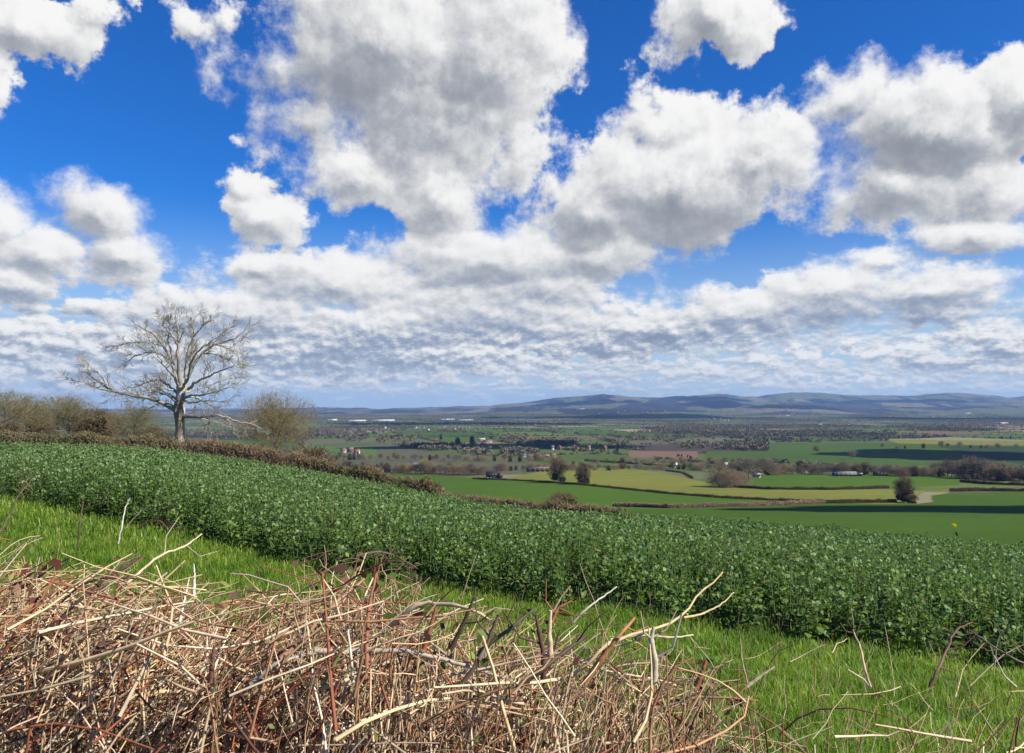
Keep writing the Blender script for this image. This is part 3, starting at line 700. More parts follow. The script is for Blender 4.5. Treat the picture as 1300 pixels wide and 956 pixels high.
TWIG_OLIVE = (.21, .165, .085); TWIG_BROWN = (.15, .105, .065); TWIG_GREY = (.19, .165, .125); TWIG_PURP = (.13, .085, .07); TWIG_YEL = (.28, .20, .07); BARKC = (.10, .085, .06)
def place_tree(name, protos, px, pybase, hpx, label, cat, group=None, dmin=100, d=None, wide=1.0, rz=None):
    if d is None: x, y, z = hit(px, pybase, dmin)
    else:
        x = ray(px, pybase)[0]*d; y = d; z = gz(x, y)
    u, s = ray(px, pybase-hpx); H = s*y-z
    (tm, cm, H0) = protos[RNG.integers(len(protos))]
    o = empty(name, (x, y, z-.1), RNG.uniform(0, 6.28) if rz is None else rz); k = H/H0; o.scale = (k*wide, k*wide, k)
    tag(o, label, cat, group)
    for nm, me in (('trunk', tm), ('crown', cm)):
        if me is None: continue
        c = bpy.data.objects.new(nm, me); COL.objects.link(c); c.parent = o
    return o
def proto_bare(seed, H, W, col, levels=4, **k):
    a, b = winter_tree_mesh(seed, H, W, col, BARKC, levels=levels, **k)
    return a.mesh('trunk', M_bark), b.mesh('crown', M_twig), H
# ------------------------------------------------------------------ the crop: leafy oilseed rape, a plant every 25-30 cm
M_crop = mat_tone('crop_leaf', .5, .22, trans=.3)
def band_points(n_per, d0, d1, near, far, rng, pxr=(-180, 1480)):
    """jittered points on the field with forward distance d0..d1 (inside near/far limits)"""
    u0, u1 = (pxr[0]-650)/1000, (pxr[1]-650)/1000
    A = (u1-u0)*(d1*d1-d0*d0)/2; n = int(A*n_per)
    y = np.sqrt(rng.uniform(d0*d0, d1*d1, n)); u = rng.uniform(u0, u1, n); px = 650+1000*u
    k = (y > near(px)) & (y < far(px)); return (u*y)[k], y[k]
def build_crop():
    mb = MB(); rng = np.random.default_rng(31)
    def plants(dens, d0, d1, leaves, size, nseg):
        # ragged edge
        near = lambda px: crop_near(px)*(1+.05*(fbm(px/14, px*0, 3, 5)-.5)); far = lambda px: crop_far(px)
        x, y = band_points(dens, d0, d1, near, far, rng); n = len(x)
        z = height(x, y)
        clump = np.clip(fbm(x/1.1, y/1.1, 4, 12)*1.5-.25, 0, 1); hgt = (.40+.36*clump)*rng.uniform(.62, 1.3, n)
        edge = np.clip((y-crop_near(650+1000*x/y))/.8, 0, 1); hgt *= .55+.45*edge
        N = n*leaves; i = np.repeat(np.arange(n), leaves)
        t = rng.uniform(.12, 1, N)**.8; az = rng.uniform(0, 6.283, N)
        L = size*rng.uniform(.6, 1.35, N)*(1.3-.75*t); Wd = L*rng.uniform(.26, .42, N)*(1.2-.4*t)
        el = rng.normal(.35, .45, N)+t*.5
        bx = x[i]+np.cos(az)*.03; by = y[i]+np.sin(az)*.03; bz = z[i]+hgt[i]*t
        dirx, diry, dirz = np.cos(az)*np.cos(el), np.sin(az)*np.cos(el), np.sin(el)
        B = np.stack([bx, by, bz], 1); Dv = np.stack([dirx, diry, dirz], 1)
        S = np.stack([-np.sin(az), np.cos(az), rng.normal(0, .35, N)], 1); S /= np.linalg.norm(S, axis=1, keepdims=True)
        droop = rng.uniform(.1, .9, N)[:, None]*np.array([0, 0, -1])
        stem = .35*L[:, None]
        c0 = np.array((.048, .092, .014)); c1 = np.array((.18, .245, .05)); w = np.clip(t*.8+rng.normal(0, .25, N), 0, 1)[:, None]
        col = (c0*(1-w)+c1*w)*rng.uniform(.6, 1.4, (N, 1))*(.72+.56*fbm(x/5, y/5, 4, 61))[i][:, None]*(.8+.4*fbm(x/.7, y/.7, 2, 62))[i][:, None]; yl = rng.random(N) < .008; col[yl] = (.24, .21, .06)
        blue = (rng.random(N) < .3)[:, None]; col = np.where(blue, col*np.array((1.0, 1.0, 1.35)), col)
        if nseg == 1:
            m = B+Dv*stem; e = B+Dv*(stem+L[:, None])+droop*L[:, None]*.5
            mid = (m+e)/2+np.cross(Dv, S)*L[:, None]*.1
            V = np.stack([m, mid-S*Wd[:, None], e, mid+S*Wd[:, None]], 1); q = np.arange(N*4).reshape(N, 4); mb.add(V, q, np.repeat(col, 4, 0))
        else:
            K = nseg+1; ts = np.linspace(0, 1, K); wprof = np.array([.15, .95, 1.0, .15]) if K == 4 else np.interp(ts, [0, .3, .7, 1], [.15, .95, .95, .12])
            up = np.cross(Dv, S); rows = []
            fold = rng.uniform(-.1, .5, N)[:, None]; wav = rng.uniform(-.3, .3, (N, K))
            for k_, tt in enumerate(ts):
                c = B+Dv*(stem+L[:, None]*tt)+droop*L[:, None]*tt*tt*.7
                wd = Wd[:, None]*wprof[k_]
                rows.append(np.stack([c-S*wd+up*wd*(fold+wav[:, k_:k_+1]), c, c+S*wd+up*wd*(fold-wav[:, k_:k_+1])], 1))
            V = np.stack(rows, 1)      # N,K,3,3
            i_ = np.arange(N*K*3).reshape(N, K, 3)
            q = np.stack([i_[:, :-1, :-1], i_[:, :-1, 1:], i_[:, 1:, 1:], i_[:, 1:, :-1]], -1).reshape(-1, 4)
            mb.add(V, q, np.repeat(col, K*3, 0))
        # stems and pale bud heads
        if d0 < 30:
            lean = rng.normal(0, .05, (n, 2)); P = np.stack([np.stack([x, y, z], 1), np.stack([x+lean[:, 0], y+lean[:, 1], z+hgt*1.08], 1)], 1)
            V, q = sticks(P, np.tile([.007, .004], (n, 1)), 3); mb.add(V, q, (.10, .17, .06))
        nb = 5; j = np.repeat(np.arange(n), nb); s = .016 if d0 < 14 else .03
        P = np.stack([x[j], y[j], z[j]+hgt[j]*1.09], 1)+rng.normal(0, .018, (n*nb, 3)); a = rdir(n*nb, rng)*s; b = np.cross(a, rdir(n*nb, rng)); b = b/np.linalg.norm(b, axis=1, keepdims=True)*s
        V, q = quads(P, a, b); mb.add(V, q, np.repeat(np.array((.17, .25, .09))*rng.uniform(.7, 1.3, (n*nb, 1)), 4, 0))
    plants(34, 6, 13, 28, .068, 3)
    plants(30, 13, 22, 22, .078, 2)
    plants(24, 22, 40, 17, .092, 1)
    plants(14, 40, 74, 12, .14, 1)
    o = mb.build('crop', M_crop); tag(o, 'dense knee high dark green leafy crop filling the sloping field', 'crop', kind='stuff'); return o

# ------------------------------------------------------------------ grass
M_grass = mat_tone('grass_blade', .5, .3, trans=.35)
def blades(mb, x, y, hmin, hmax, w, rng, cols, seg=2, lean=.45):
    n = len(x); z = height(x, y)-.01; h = rng.uniform(hmin, hmax, n)*(.35+1.3*fbm(x/.3, y/.3, 3, 5)); az = rng.uniform(0, 6.283, n); l = np.abs(rng.normal(0, lean, n))*h
    s = np.stack([-np.sin(az), np.cos(az), 0*az], 1)*(w*rng.uniform(.6, 1.3, n))[:, None]
    s = np.where(rng.random((n, 1)) < .6, np.stack([np.ones(n), 0*az, 0*az], 1)*w*.8, s)
    B = np.stack([x, y, z], 1); dr = np.stack([np.cos(az), np.sin(az), 0*az], 1)
    m = B+dr*l[:, None]*.35+np.array([0, 0, 1])*h[:, None]*.6; e = B+dr*l[:, None]+np.array([0, 0, 1])*(h*.95)[:, None]
    V = np.stack([B-s, B+s, m+s*.75, m-s*.75, e], 1); i = np.arange(n*5).reshape(n, 5)
    c = cols(n, x, y); c5 = np.repeat(c, 5, 0)
    mb.V.append(V.reshape(-1, 3)); mb.C.append(c5); mb.F[4].append(i[:, [0, 1, 2, 3]]+mb.n); mb.F[3].append(i[:, [3, 2, 4]]+mb.n); mb.n += n*5
def grass_cols(rng, a=(.17, .285, .03), b=(.27, .35, .05)):
    def f(n, x, y):
        w = np.clip(fbm(x/.5, y/.5, 4, 44)*2.6-.85+rng.normal(0, .2, n), 0, 1)[:, None]
        c = (np.array(a)*.8*(1-w)+np.array(b)*w)*rng.uniform(.6, 1.35, (n, 1)); d = rng.random(n) < .035; c[d] = (.32, .26, .13); return c
    return f
def build_grass():
    rng = np.random.default_rng(5); mb = MB()
    x, y = band_points(3200, 2.6, 6.0, lambda p: 0*p+2.6, lambda p: crop_near(p)+.5, rng); blades(mb, x, y, .035, .095, .0035, rng, grass_cols(rng))
    x, y = band_points(1500, 6.0, 10, lambda p: 0*p, lambda p: crop_near(p)+.6, rng); blades(mb, x, y, .035, .105, .005, rng, grass_cols(rng))
    x, y = band_points(500, 10, 17, lambda p: 0*p, lambda p: crop_near(p)+.7, rng); blades(mb, x, y, .05, .14, .009, rng, grass_cols(rng))
    # taller clumps on the verge
    x, y = band_points(1.2, 3.5, 9, lambda p: 0*p, lambda p: crop_near(p)+.3, rng)
    k = 160; cx = np.repeat(x, k)+rng.normal(0, .09, len(x)*k); cyy = np.repeat(y, k)+rng.normal(0, .09, len(x)*k)
    blades(mb, cx, cyy, .06, .14, .004, rng, grass_cols(rng, (.12, .24, .026), (.20, .31, .035)), lean=.6)
    # strip along the far edge of the crop, below the hedge
    x, y = band_points(40, 55, 84, lambda p: crop_far(p)-.5, lambda p: 0*p+hedge_d(p)+1, rng, (-120, 760)); blades(mb, x, y, .15, .35, .04, rng, grass_cols(rng, (.09, .22, .03), (.14, .26, .04)))
    o = mb.build('grass', M_grass); tag(o, 'bright green grass of the verge between the brambles and the crop', 'grass', kind='stuff')
def hedge_d(px): return np.interp(px, [-300, 0, 230, 400, 600, 700, 800], [80, 80, 79, 75, 66, 60, 54])

# ------------------------------------------------------------------ cut bramble thicket in front
M_stalk = mat_tone('stalks', .65, .3, 30, .35)
TOP = [(-200,690),(0,695),(60,715),(110,724),(170,728),(215,742),(260,752),(300,762),(340,752),(380,738),(410,722),(440,712),(480,714),(515,728),(540,756),(575,782),(620,795),(660,794),(700,804),(760,820),(800,826),(840,832),(880,842),(905,866),(930,884),(980,888),(1050,893),(1150,897),(1300,880),(1500,880)]
PALS = np.array([(.60,.42,.23),(.50,.335,.18),(.70,.55,.36),(.38,.20,.10),(.54,.39,.26),(.24,.12,.065),(.28,.085,.045),(.10,.055,.035),(.20,.17,.06),(.55,.42,.26)])
PWT = np.array([.19,.18,.07,.14,.11,.11,.09,.06,.025,.04]); PWT = PWT/PWT.sum()
def build_brambles():
    rng = np.random.default_rng(77); mb = MB(); tp = np.array(TOP)
    def batch(n, d0, d1, lmin, lmax, r0, r1, upright, seg=5, keep=None, fill=1.0, pal=PALS, pw=PWT, over=.02):
        u = rng.uniform(-.76, .76, n); d = rng.uniform(d0, d1, n); px = 650+1000*u
        if keep is not None: k = rng.random(n) < keep(px); u, d, px = u[k], d[k], px[k]; n = len(u)
        ztop = (516-np.interp(px, tp[:, 0], tp[:, 1]))/1000*np.minimum(d, 3.3)
        zg = height(u*d, d); Hh = np.maximum(ztop-zg, .05)
        L = rng.uniform(lmin, lmax, n)
        th = np.where(rng.random(n) < upright*np.interp(px, [0, 200, 420, 700], [.6, .55, 1, 1]), np.abs(rng.normal(0, .55, n)), rng.uniform(.7, 1.57, n)); az = rng.uniform(0, 6.283, n)
        az = np.where(rng.random(n) < .45, rng.normal(.45, .5, n), az)
        D = np.stack([np.sin(th)*np.cos(az), np.sin(th)*np.sin(az)*.7, np.cos(th)], 1)
        # centre height so that the top end stays below the outline
        half = L*np.abs(D[:, 2])/2; bump = .62+.75*fbm(u*d/.16, d/.2, 3, 6); ze = zg+Hh*bump.clip(0, 1.08)*rng.uniform(0, 1, n)**.55-over; zc = ze-half
        C = np.stack([u*d, d, zc], 1); T = np.linspace(-.5, .5, seg)
        bow = rdir(n, rng)*(L*rng.uniform(0, .16, n))[:, None]
        P = C[:, None]+D[:, None]*(L[:, None, None]*T[None, :, None])+bow[:, None]*(1-4*T**2)[None, :, None]+rng.normal(0, .0035, (n, seg, 3))
        R = rng.uniform(r0, r1, n)[:, None]*(1.15-.6*(T+.5))[None]
        V, q = sticks(P, R, 4); c = pal[rng.choice(len(pal), n, p=pw)]*rng.uniform(.65, 1.3, (n, 1)); mb.add(V, q, np.repeat(c, seg*4, 0))
    dens = lambda px: np.interp(px, [-200, 500, 620, 760, 880, 930, 1000, 1500], [1, 1, .75, .6, .45, .15, .05, .05])
    batch(4800, 2.35, 3.9, .10, .32, .0011, .0024, .45, keep=dens)                       # fine chaff
    batch(4700, 2.35, 3.6, .22, .6, .002, .0048, .82, keep=dens)                      # stalks
    batch(1200, 2.35, 3.5, .3, .75, .0034, .0075, .8, keep=dens, pal=PALS[[0, 1, 2, 3, 5, 6, 7, 9]], pw=np.ones(8)/8, over=.04)
    batch(1900, 2.3, 3.8, .10, .4, .001, .002, .1, keep=dens)
    batch(260, 3.0, 4.6, .15, .45, .0012, .003, .8, keep=lambda p: (p > 560)*.7+.3, over=-.14)    # strays above the outline
    batch(230, 2.9, 4.2, .08, .22, .0012, .0028, .85, keep=lambda p: (p > 860)*1.0, over=-.04)
    # a few leaves: dull red and yellow green
    n = 600; u = rng.uniform(-.76, .3, n); d = rng.uniform(2.4, 3.8, n); px = 650+1000*u; zt = (516-np.interp(px, tp[:, 0], tp[:, 1]))/1000*np.minimum(d, 3.3)
    P = np.stack([u*d, d, zt-np.abs(rng.normal(0, .22, n))-.01], 1); P = P+np.repeat(rng.normal(0, .05, (n//6, 3)), 6, 0)
    a = rdir(n, rng); b = np.cross(a, rdir(n, rng)); b /= np.linalg.norm(b, axis=1, keepdims=True); s = rng.uniform(.008, .02, (n, 1))
    V = np.stack([P-a*s*1.4, P-b*s*.8+a*s*.1, P+a*s*1.5, P+b*s*.8+a*s*.1], 1)
    pal = np.array([(.12, .035, .025), (.16, .20, .03), (.07, .03, .02), (.10, .15, .03), (.22, .12, .06)]); mb.add(V, np.arange(n*4).reshape(n, 4), np.repeat(pal[rng.integers(0, 5, n)], 4, 0))
    o = mb.build('bramble_thicket', M_stalk); tag(o, 'tangle of cut dry bramble stalks and straw along the foreground', 'brambles', kind='stuff')

def cane(name, pts, rpx, col, label, cat='stem', twigs=0, seed=0, group=None, tip=.45):
    """one distinct stem: (px, py, distance) along it, thickness in photo px at 3 m"""
    rr = random.Random(seed+len(pts)*7+int(pts[0][0])); P = np.array([at(*p) for p in pts]); t = np.arange(len(P)); T = np.linspace(0, len(P)-1, 18)
    c = np.stack([np.interp(T, t, P[:, k]) for k in range(3)], 1)
    for _ in range(2): c[1:-1] = (c[:-2]+2*c[1:-1]+c[2:])/4
    Lc = np.linalg.norm(np.diff(c, axis=0), axis=1).sum()
    c[1:-1] += np.array([[rr.gauss(0, 1)*min(.0028, .0035*Lc) for _ in range(3)] for _ in range(16)])
    r0 = rpx*.003/2; R = r0*(1-(1-tip)*np.linspace(0, 1, 18))*(1+np.array([rr.uniform(-.08, .08) for _ in range(18)])); R[6] *= 1.2; R[11] *= 1.2
    mb = MB(); V, q = sticks(c[None], R[None], 7); mb.add(V, q, np.array(col)); o3 = c[0].copy()
    # closed ends
    mb2 = MB(); 
    for i in (0, 17):
        ring = V[i*7:i*7+7]; ctr = ring.mean(0); VV = np.vstack([ring, ctr+(ctr-c[1 if i == 0 else 16])*.1]); mb.add(VV, np.array([(k, (k+1) % 7, 7) for k in range(7)]), np.array(col)*1.2)
    for k in range(twigs):
        j = rr.randint(5, 16); d = c[min(j+1, 17)]-c[j-1]; d /= np.linalg.norm(d); v = np.array([rr.gauss(0, 1), rr.gauss(0, .4), rr.gauss(.4, 1)]); v -= d*v.dot(d); v /= np.linalg.norm(v)
        L = rr.uniform(.04, .14); m = c[j]+(d*.6+v)*L*.5; e = c[j]+(d+v*.8)*L+np.array([0, 0, rr.uniform(-.01, .02)])
        V2, q2 = sticks(np.array([[c[j], m, e]]), np.array([[R[j]*.5, R[j]*.4, R[j]*.25]]), 4); mb.add(V2, q2, np.array(col)*.9)
    mb.V = [v-o3 for v in mb.V]
    o = mb.build(name, M_stalk, smooth=True, loc=o3); tag(o, label, cat, group); return o
def build_canes():
    pale = (.52, .40, .24); straw = (.46, .34, .18); red = (.27, .10, .05); dark = (.075, .05, .035); grey = (.33, .27, .2); green = (.20, .22, .05); rust = (.40, .17, .07)
    C = [
     ('bramble_stem', [(-20, 868, 2.5), (45, 820, 2.55), (100, 762, 2.6), (150, 724, 2.65), (182, 706, 2.7)], 5.5, dark, 'long straight dark stem slanting up from the bottom left corner', 1),
     ('bramble_stem', [(-12, 850, 2.5), (25, 800, 2.5), (50, 765, 2.55), (70, 730, 2.6)], 5, red, 'dark red stem rising at the far left below the crop', 2),
     ('bramble_stem', [(355, 838, 2.6), (392, 802, 2.65), (425, 765, 2.7), (470, 730, 2.8)], 6, (.38, .2, .13), 'thick pinkish brown stem slanting up to the right into the bramble hump', 1),
     ('dry_stalk', [(318, 868, 2.45), (350, 842, 2.45), (400, 828, 2.5), (452, 826, 2.5)], 5, (.42, .37, .3), 'grey stem curving over almost level near the bottom, right of the straw heap', 0),
     ('dry_stalk', [(492, 798, 2.75), (515, 780, 2.7), (528, 767, 2.7), (545, 765, 2.7), (580, 768, 2.65), (605, 776, 2.6), (628, 792, 2.6)], 6.5, pale, 'pale cut stalk arching over the thicket between the hump and the verge', 1),
     ('dry_stalk', [(400, 826, 2.5), (450, 828, 2.5), (490, 824, 2.5), (550, 832, 2.5), (600, 848, 2.5), (650, 864, 2.5)], 6.5, (.44, .36, .27), 'stout grey brown stalk lying level through the middle of the thicket', 2),
     ('bramble_stem', [(538, 824, 2.5), (546, 798, 2.5), (553, 772, 2.5)], 6.5, red, 'thick short red stem standing under the arching pale stalk', 0),
     ('bramble_stem', [(572, 824, 2.6), (585, 800, 2.6), (594, 778, 2.6), (602, 758, 2.6)], 6, dark, 'near black stem standing just right of the arching pale stalk', 1),
     ('bramble_stem', [(588, 866, 2.45), (606, 842, 2.45), (618, 820, 2.5), (628, 790, 2.5), (634, 780, 2.5)], 5.5, (.13, .09, .06), 'dark brown stem crossing the end of the arching stalk', 1),
     ('bramble_stem', [(598, 836, 2.5), (625, 815, 2.5), (652, 795, 2.5), (680, 772, 2.55)], 5.5, (.10, .075, .05), 'dark olive stem slanting up to the right in the centre', 1),
     ('bramble_stem', [(660, 870, 2.45), (690, 848, 2.45), (718, 826, 2.5), (746, 806, 2.55)], 7, (.085, .05, .035), 'thick dark stem slanting up to the right above the bottom edge', 1),
     ('bramble_stem', [(742, 868, 2.5), (762, 838, 2.5), (785, 808, 2.5), (806, 784, 2.55)], 7, rust, 'thick rust red stem slanting up beside the dark one', 1),
     ('dry_stalk', [(699, 836, 2.5), (697, 805, 2.5), (699, 775, 2.5)], 7, (.58, .42, .25), 'stout upright split pale stalk in the centre', 0),
     ('bramble_stem', [(690, 866, 2.6), (690, 830, 2.6), (684, 800, 2.6), (680, 780, 2.6)], 6.5, (.10, .045, .04), 'knobbly dark purple stem beside the split pale stalk', 3),
     ('bramble_stem', [(700, 790, 2.7), (708, 772, 2.7), (726, 763, 2.7)], 4.5, rust, 'short rust coloured shoot curling at its tip above the split stalk', 2),
     ('dry_stalk', [(702, 776, 2.9), (712, 758, 2.9), (724, 744, 2.9)], 3.5, straw, 'thin tan stalk pointing up right against the verge', 0),
     ('dry_stalk', [(728, 790, 2.9), (745, 772, 2.9), (765, 758, 2.95), (783, 745, 3.0)], 3.0, (.5, .45, .33), 'thin pale straight twig pointing up right over the verge in the centre', 0),
     ('dry_stalk', [(728, 862, 2.6), (748, 845, 2.6), (760, 824, 2.6), (790, 808, 2.65), (830, 800, 2.7), (868, 784, 2.8), (890, 752, 2.85), (917, 727, 2.9)], 4.5, (.58, .42, .22), 'long pale forked stalk reaching up right across the edge of the crop', 1),
     ('dry_stalk', [(868, 784, 2.8), (892, 780, 2.85), (915, 768, 2.9), (932, 752, 2.95)], 3.0, (.52, .40, .2), 'thinner lower fork of the long pale stalk, over the grass', 0),
     ('dry_stalk', [(775, 812, 2.7), (820, 806, 2.7), (850, 810, 2.7), (880, 806, 2.75)], 3.5, (.55, .44, .28), 'level pale twig under the long forked stalk', 1),
     ('dry_stalk', [(830, 868, 2.5), (832, 838, 2.5), (826, 812, 2.5), (830, 796, 2.5)], 8, (.50, .42, .30), 'thick frayed grey straw stump under the forked stalk', 3),
     ('bramble_stem', [(884, 872, 2.6), (892, 852, 2.6), (896, 838, 2.6)], 7, (.30, .10, .05), 'short fat red brown stub at the right end of the thicket', 0),
     ('dry_stalk', [(948, 872, 2.7), (966, 858, 2.7), (984, 846, 2.7)], 4.5, (.55, .42, .26), 'pale stalk lying on the grass right of the thicket', 0),
     ('dry_stalk', [(950, 872, 3.0), (942, 840, 3.0), (940, 812, 3.0)], 2.5, straw, 'thin upright straw standing alone in the grass left of the pale lying stalk', 0),
     ('dry_stalk', [(1105, 872, 2.8), (1098, 850, 2.8), (1092, 820, 2.9), (1083, 800, 3.0)], 3.5, (.5, .34, .2), 'tan stalk standing in the grass right of centre', 2),
     ('dry_stalk', [(1104, 872, 2.8), (1096, 862, 2.8), (1076, 850, 2.8)], 3.0, (.55, .42, .3), 'short pale stalk leaning left at the foot of the tan one', 0),
     ('bramble_stem', [(1180, 872, 2.9), (1190, 850, 2.9), (1202, 825, 3.0), (1212, 800, 3.05), (1235, 790, 3.1)], 3.5, (.16, .075, .06), 'dark purple bramble shoot with small twigs standing in the grass at the right', 6),
     ('bramble_stem', [(1320, 850, 3.0), (1290, 838, 3.0), (1260, 820, 3.05), (1232, 800, 3.1)], 3.0, (.20, .13, .10), 'thin brown bramble runner trailing down to the right frame edge', 3),
     ('dry_stalk', [(1290, 872, 2.9), (1275, 858, 2.9), (1262, 832, 2.95)], 2.6, (.55, .45, .33), 'thin pale stalk near the right frame edge', 1),
     ('bramble_stem', [(150, 866, 2.5), (170, 840, 2.6), (205, 792, 2.7), (215, 768, 2.7)], 3.6, rust, 'thin rusty stem rising through the straw at the left', 1),
     ('bramble_stem', [(268, 866, 2.4), (270, 838, 2.4), (272, 820, 2.4)], 6.5, (.16, .07, .05), 'short thick dark red stump low in the straw heap', 0),
     ('bramble_stem', [(332, 850, 2.5), (345, 818, 2.5), (362, 796, 2.5)], 6.5, (.24, .14, .09), 'brown stump leaning right, right of the straw heap', 0),
     ('dry_stalk', [(228, 790, 2.6), (234, 762, 2.7), (240, 735, 2.8)], 3.2, (.62, .55, .44), 'bleached upright straw at the left, against the grass', 0),
     ('dry_stalk', [(246, 760, 2.7), (247, 735, 2.8), (246, 716, 2.8)], 3.6, (.62, .55, .44), 'second bleached upright straw, thicker and right of the first', 0),
     ('dry_stalk', [(160, 742, 2.7), (200, 706, 2.8), (235, 694, 2.9), (256, 678, 3.0)], 3.2, (.58, .44, .28), 'pale stalk slanting up right across the grass strip at the left', 2),
     ('dry_stalk', [(150, 690, 3.2), (155, 665, 3.2), (160, 642, 3.3), (165, 632, 3.3)], 2.2, (.55, .5, .42), 'thin bleached stalk standing up against the crop at the left', 0),
     ('bramble_stem', [(98, 696, 3.2), (102, 660, 3.2), (106, 636, 3.3)], 2.6, (.10, .06, .04), 'thin dark stem standing up against the crop at the far left', 1),
     ('bramble_stem', [(-10, 690, 3.1), (10, 660, 3.2), (22, 630, 3.3), (45, 604, 3.4)], 2.8, (.11, .07, .045), 'thin dark bramble reaching over the crop at the left frame edge', 7),
     ('bramble_stem', [(175, 672, 3.6), (190, 660, 3.6), (206, 662, 3.6), (214, 676, 3.6)], 3.0, (.11, .05, .04), 'arching dark bramble tip against the near edge of the crop', 7),
     ('bramble_stem', [(452, 706, 3.0), (480, 700, 3.05), (505, 706, 3.1), (530, 722, 3.1)], 3.4, (.13, .07, .05), 'dark bramble arching over the top of the hump', 8),
     ('bramble_stem', [(466, 868, 2.45), (465, 820, 2.5), (468, 770, 2.55), (478, 728, 2.6)], 5.5, (.30, .11, .06), 'upright reddish stem running up the middle of the hump', 1),
     ('bramble_stem', [(412, 866, 2.4), (428, 836, 2.4), (438, 816, 2.4)], 5, green, 'green bramble stem low in the hump', 0),
     ('dry_stalk', [(448, 866, 2.4), (446, 836, 2.4), (442, 800, 2.45)], 3.8, (.6, .5, .36), 'bleached stalk standing beside the green stem', 0),
    ]
    for (nm, pts, w, col, lab, tw) in C: cane(nm, pts, w, col, lab, 'bramble stem' if nm == 'bramble_stem' else 'dry stalk', tw)

# ------------------------------------------------------------------ the far hedge
def hedge_strip(name, pts, h0, h1, w, n, label, cols, tw=.02, ln=(.25, .6), leaf=0, leafcol=(.04, .06, .015), rng=None, lump=1.0, pal_w=None, dens_gap=.0):
    """a hedge along world points: a mass of fine twigs between the ground and an uneven top"""
    rng = rng or np.random.default_rng(int(abs(pts[0][0])*10)+3); P = np.array(pts, float); seg = np.r_[0, np.cumsum(np.linalg.norm(np.diff(P, axis=0), axis=1))]
    s = rng.uniform(0, seg[-1], n); cx = np.interp(s, seg, P[:, 0]); cyy = np.interp(s, seg, P[:, 1])
    tx = np.gradient(P[:, 0], seg); ty = np.gradient(P[:, 1], seg); nx = -np.interp(s, seg, ty); ny = np.interp(s, seg, tx)
    H = (h0+(h1-h0)*(fbm(s/(3.0*lump), s*0, 4, 3)*.75+.25*fbm(s/(.5*lump), s*0+3, 3, 13)+(rng.random(n)-.5)*.16))
    wob = (fbm(s/9, s*0+4, 3, 8)-.5)*w*.6
    off = np.clip(rng.normal(0, .36, n), -1, 1)*w/2*(.8+.5*fbm(s/1.5, s*0+9, 2, 2)); t = rng.uniform(0, 1, n)**.8
    x = cx+nx*(off+wob); y = cyy+ny*(off+wob); z = height(x, y)+H*t*np.sqrt(np.clip(1-(off/(w*.62))**2, .1, 1))
    L = rng.uniform(*ln, n); D = rdir(n, rng); D[:, 2] = np.abs(D[:, 2])+.25; D /= np.linalg.norm(D, axis=1, keepdims=True)
    C = np.stack([x, y, z], 1); Q = np.stack([C-D*L[:, None]/2, C+D*L[:, None]/2+rng.normal(0, .05, (n, 3))], 1)
    Q[..., 2] = np.maximum(Q[..., 2], (height(x, y)-.02)[:, None])
    V, q = sticks(Q, np.tile([tw, tw*.45], (n, 1)), 3)
    cols = np.array(cols); zone = fbm(s/(5*lump), t*1.2, 3, 15)*1.7-.35; ci = np.clip((zone+rng.normal(0, .24, n))*len(cols), 0, len(cols)-1).astype(int)
    cc = cols[ci]*rng.uniform(.65, 1.35, (n, 1))
    mb = MB(); mb.add(V, q, np.repeat(cc, 6, 0))
    if leaf:
        m = leaf; k = rng.integers(0, n, m*3); k = k[fbm(s[k]/6, s[k]*0+2, 3, 33) > .50][:m]; m = len(k)
        a = rdir(m, rng)*tw*3; b = np.cross(a, rdir(m, rng)); b = b/np.linalg.norm(b, axis=1, keepdims=True)*tw*2.2
        V, q = quads(C[k]+rng.normal(0, .12, (m, 3)), a, b); mb.add(V, q, np.repeat(np.array(leafcol)*rng.uniform(.6, 1.4, (m, 1)), 4, 0))
    o3 = np.array([P[0, 0], P[0, 1], gz(P[0, 0], P[0, 1])]); mb.V = [v-o3 for v in mb.V]
    o = mb.build(name, M_scrub, loc=o3); tag(o, label, 'hedge'); return o

def build_flower():
    px, d = 1211, 21.0; u = ray(px, 667)[0]; x = u*d; z = gz(x, d); top = at(px, 667, d)[2]
    root = empty('flowering_stem', (x, d, z)); tag(root, 'single crop stem in yellow flower standing above the crop at the right', 'flower')
    h = top-z; c = np.array([[0, 0, 0], [.01, 0, h*.5], [0, 0, h*.93]]); mb = MB(); V, q = sticks(c[None], np.array([[.008, .007, .005]]), 6); mb.add(V, q, (.12, .2, .06))
    rng = np.random.default_rng(2); n = 9; P = np.stack([rng.normal(0, .03, n), rng.normal(0, .03, n), rng.uniform(.3, .9, n)*h], 1); a = rdir(n, rng)*.05; b = np.cross(a, rdir(n, rng)); b = b/np.linalg.norm(b, axis=1, keepdims=True)*.025; V, q = quads(P, a, b); mb.add(V, q, (.06, .13, .03)); mb.build('stem', M_crop, root)
    mb = MB(); n = 90; D = rdir(n, rng)*np.array([.05, .05, .042]); P = np.array([0, 0, h])+D; a = rdir(n, rng)*.011; b = np.cross(a, rdir(n, rng)); b = b/np.linalg.norm(b, axis=1, keepdims=True)*.014; V, q = quads(P, a, b); mb.add(V, q, (.75, .68, .03)); mb.build('flower_head', M_grass, root)
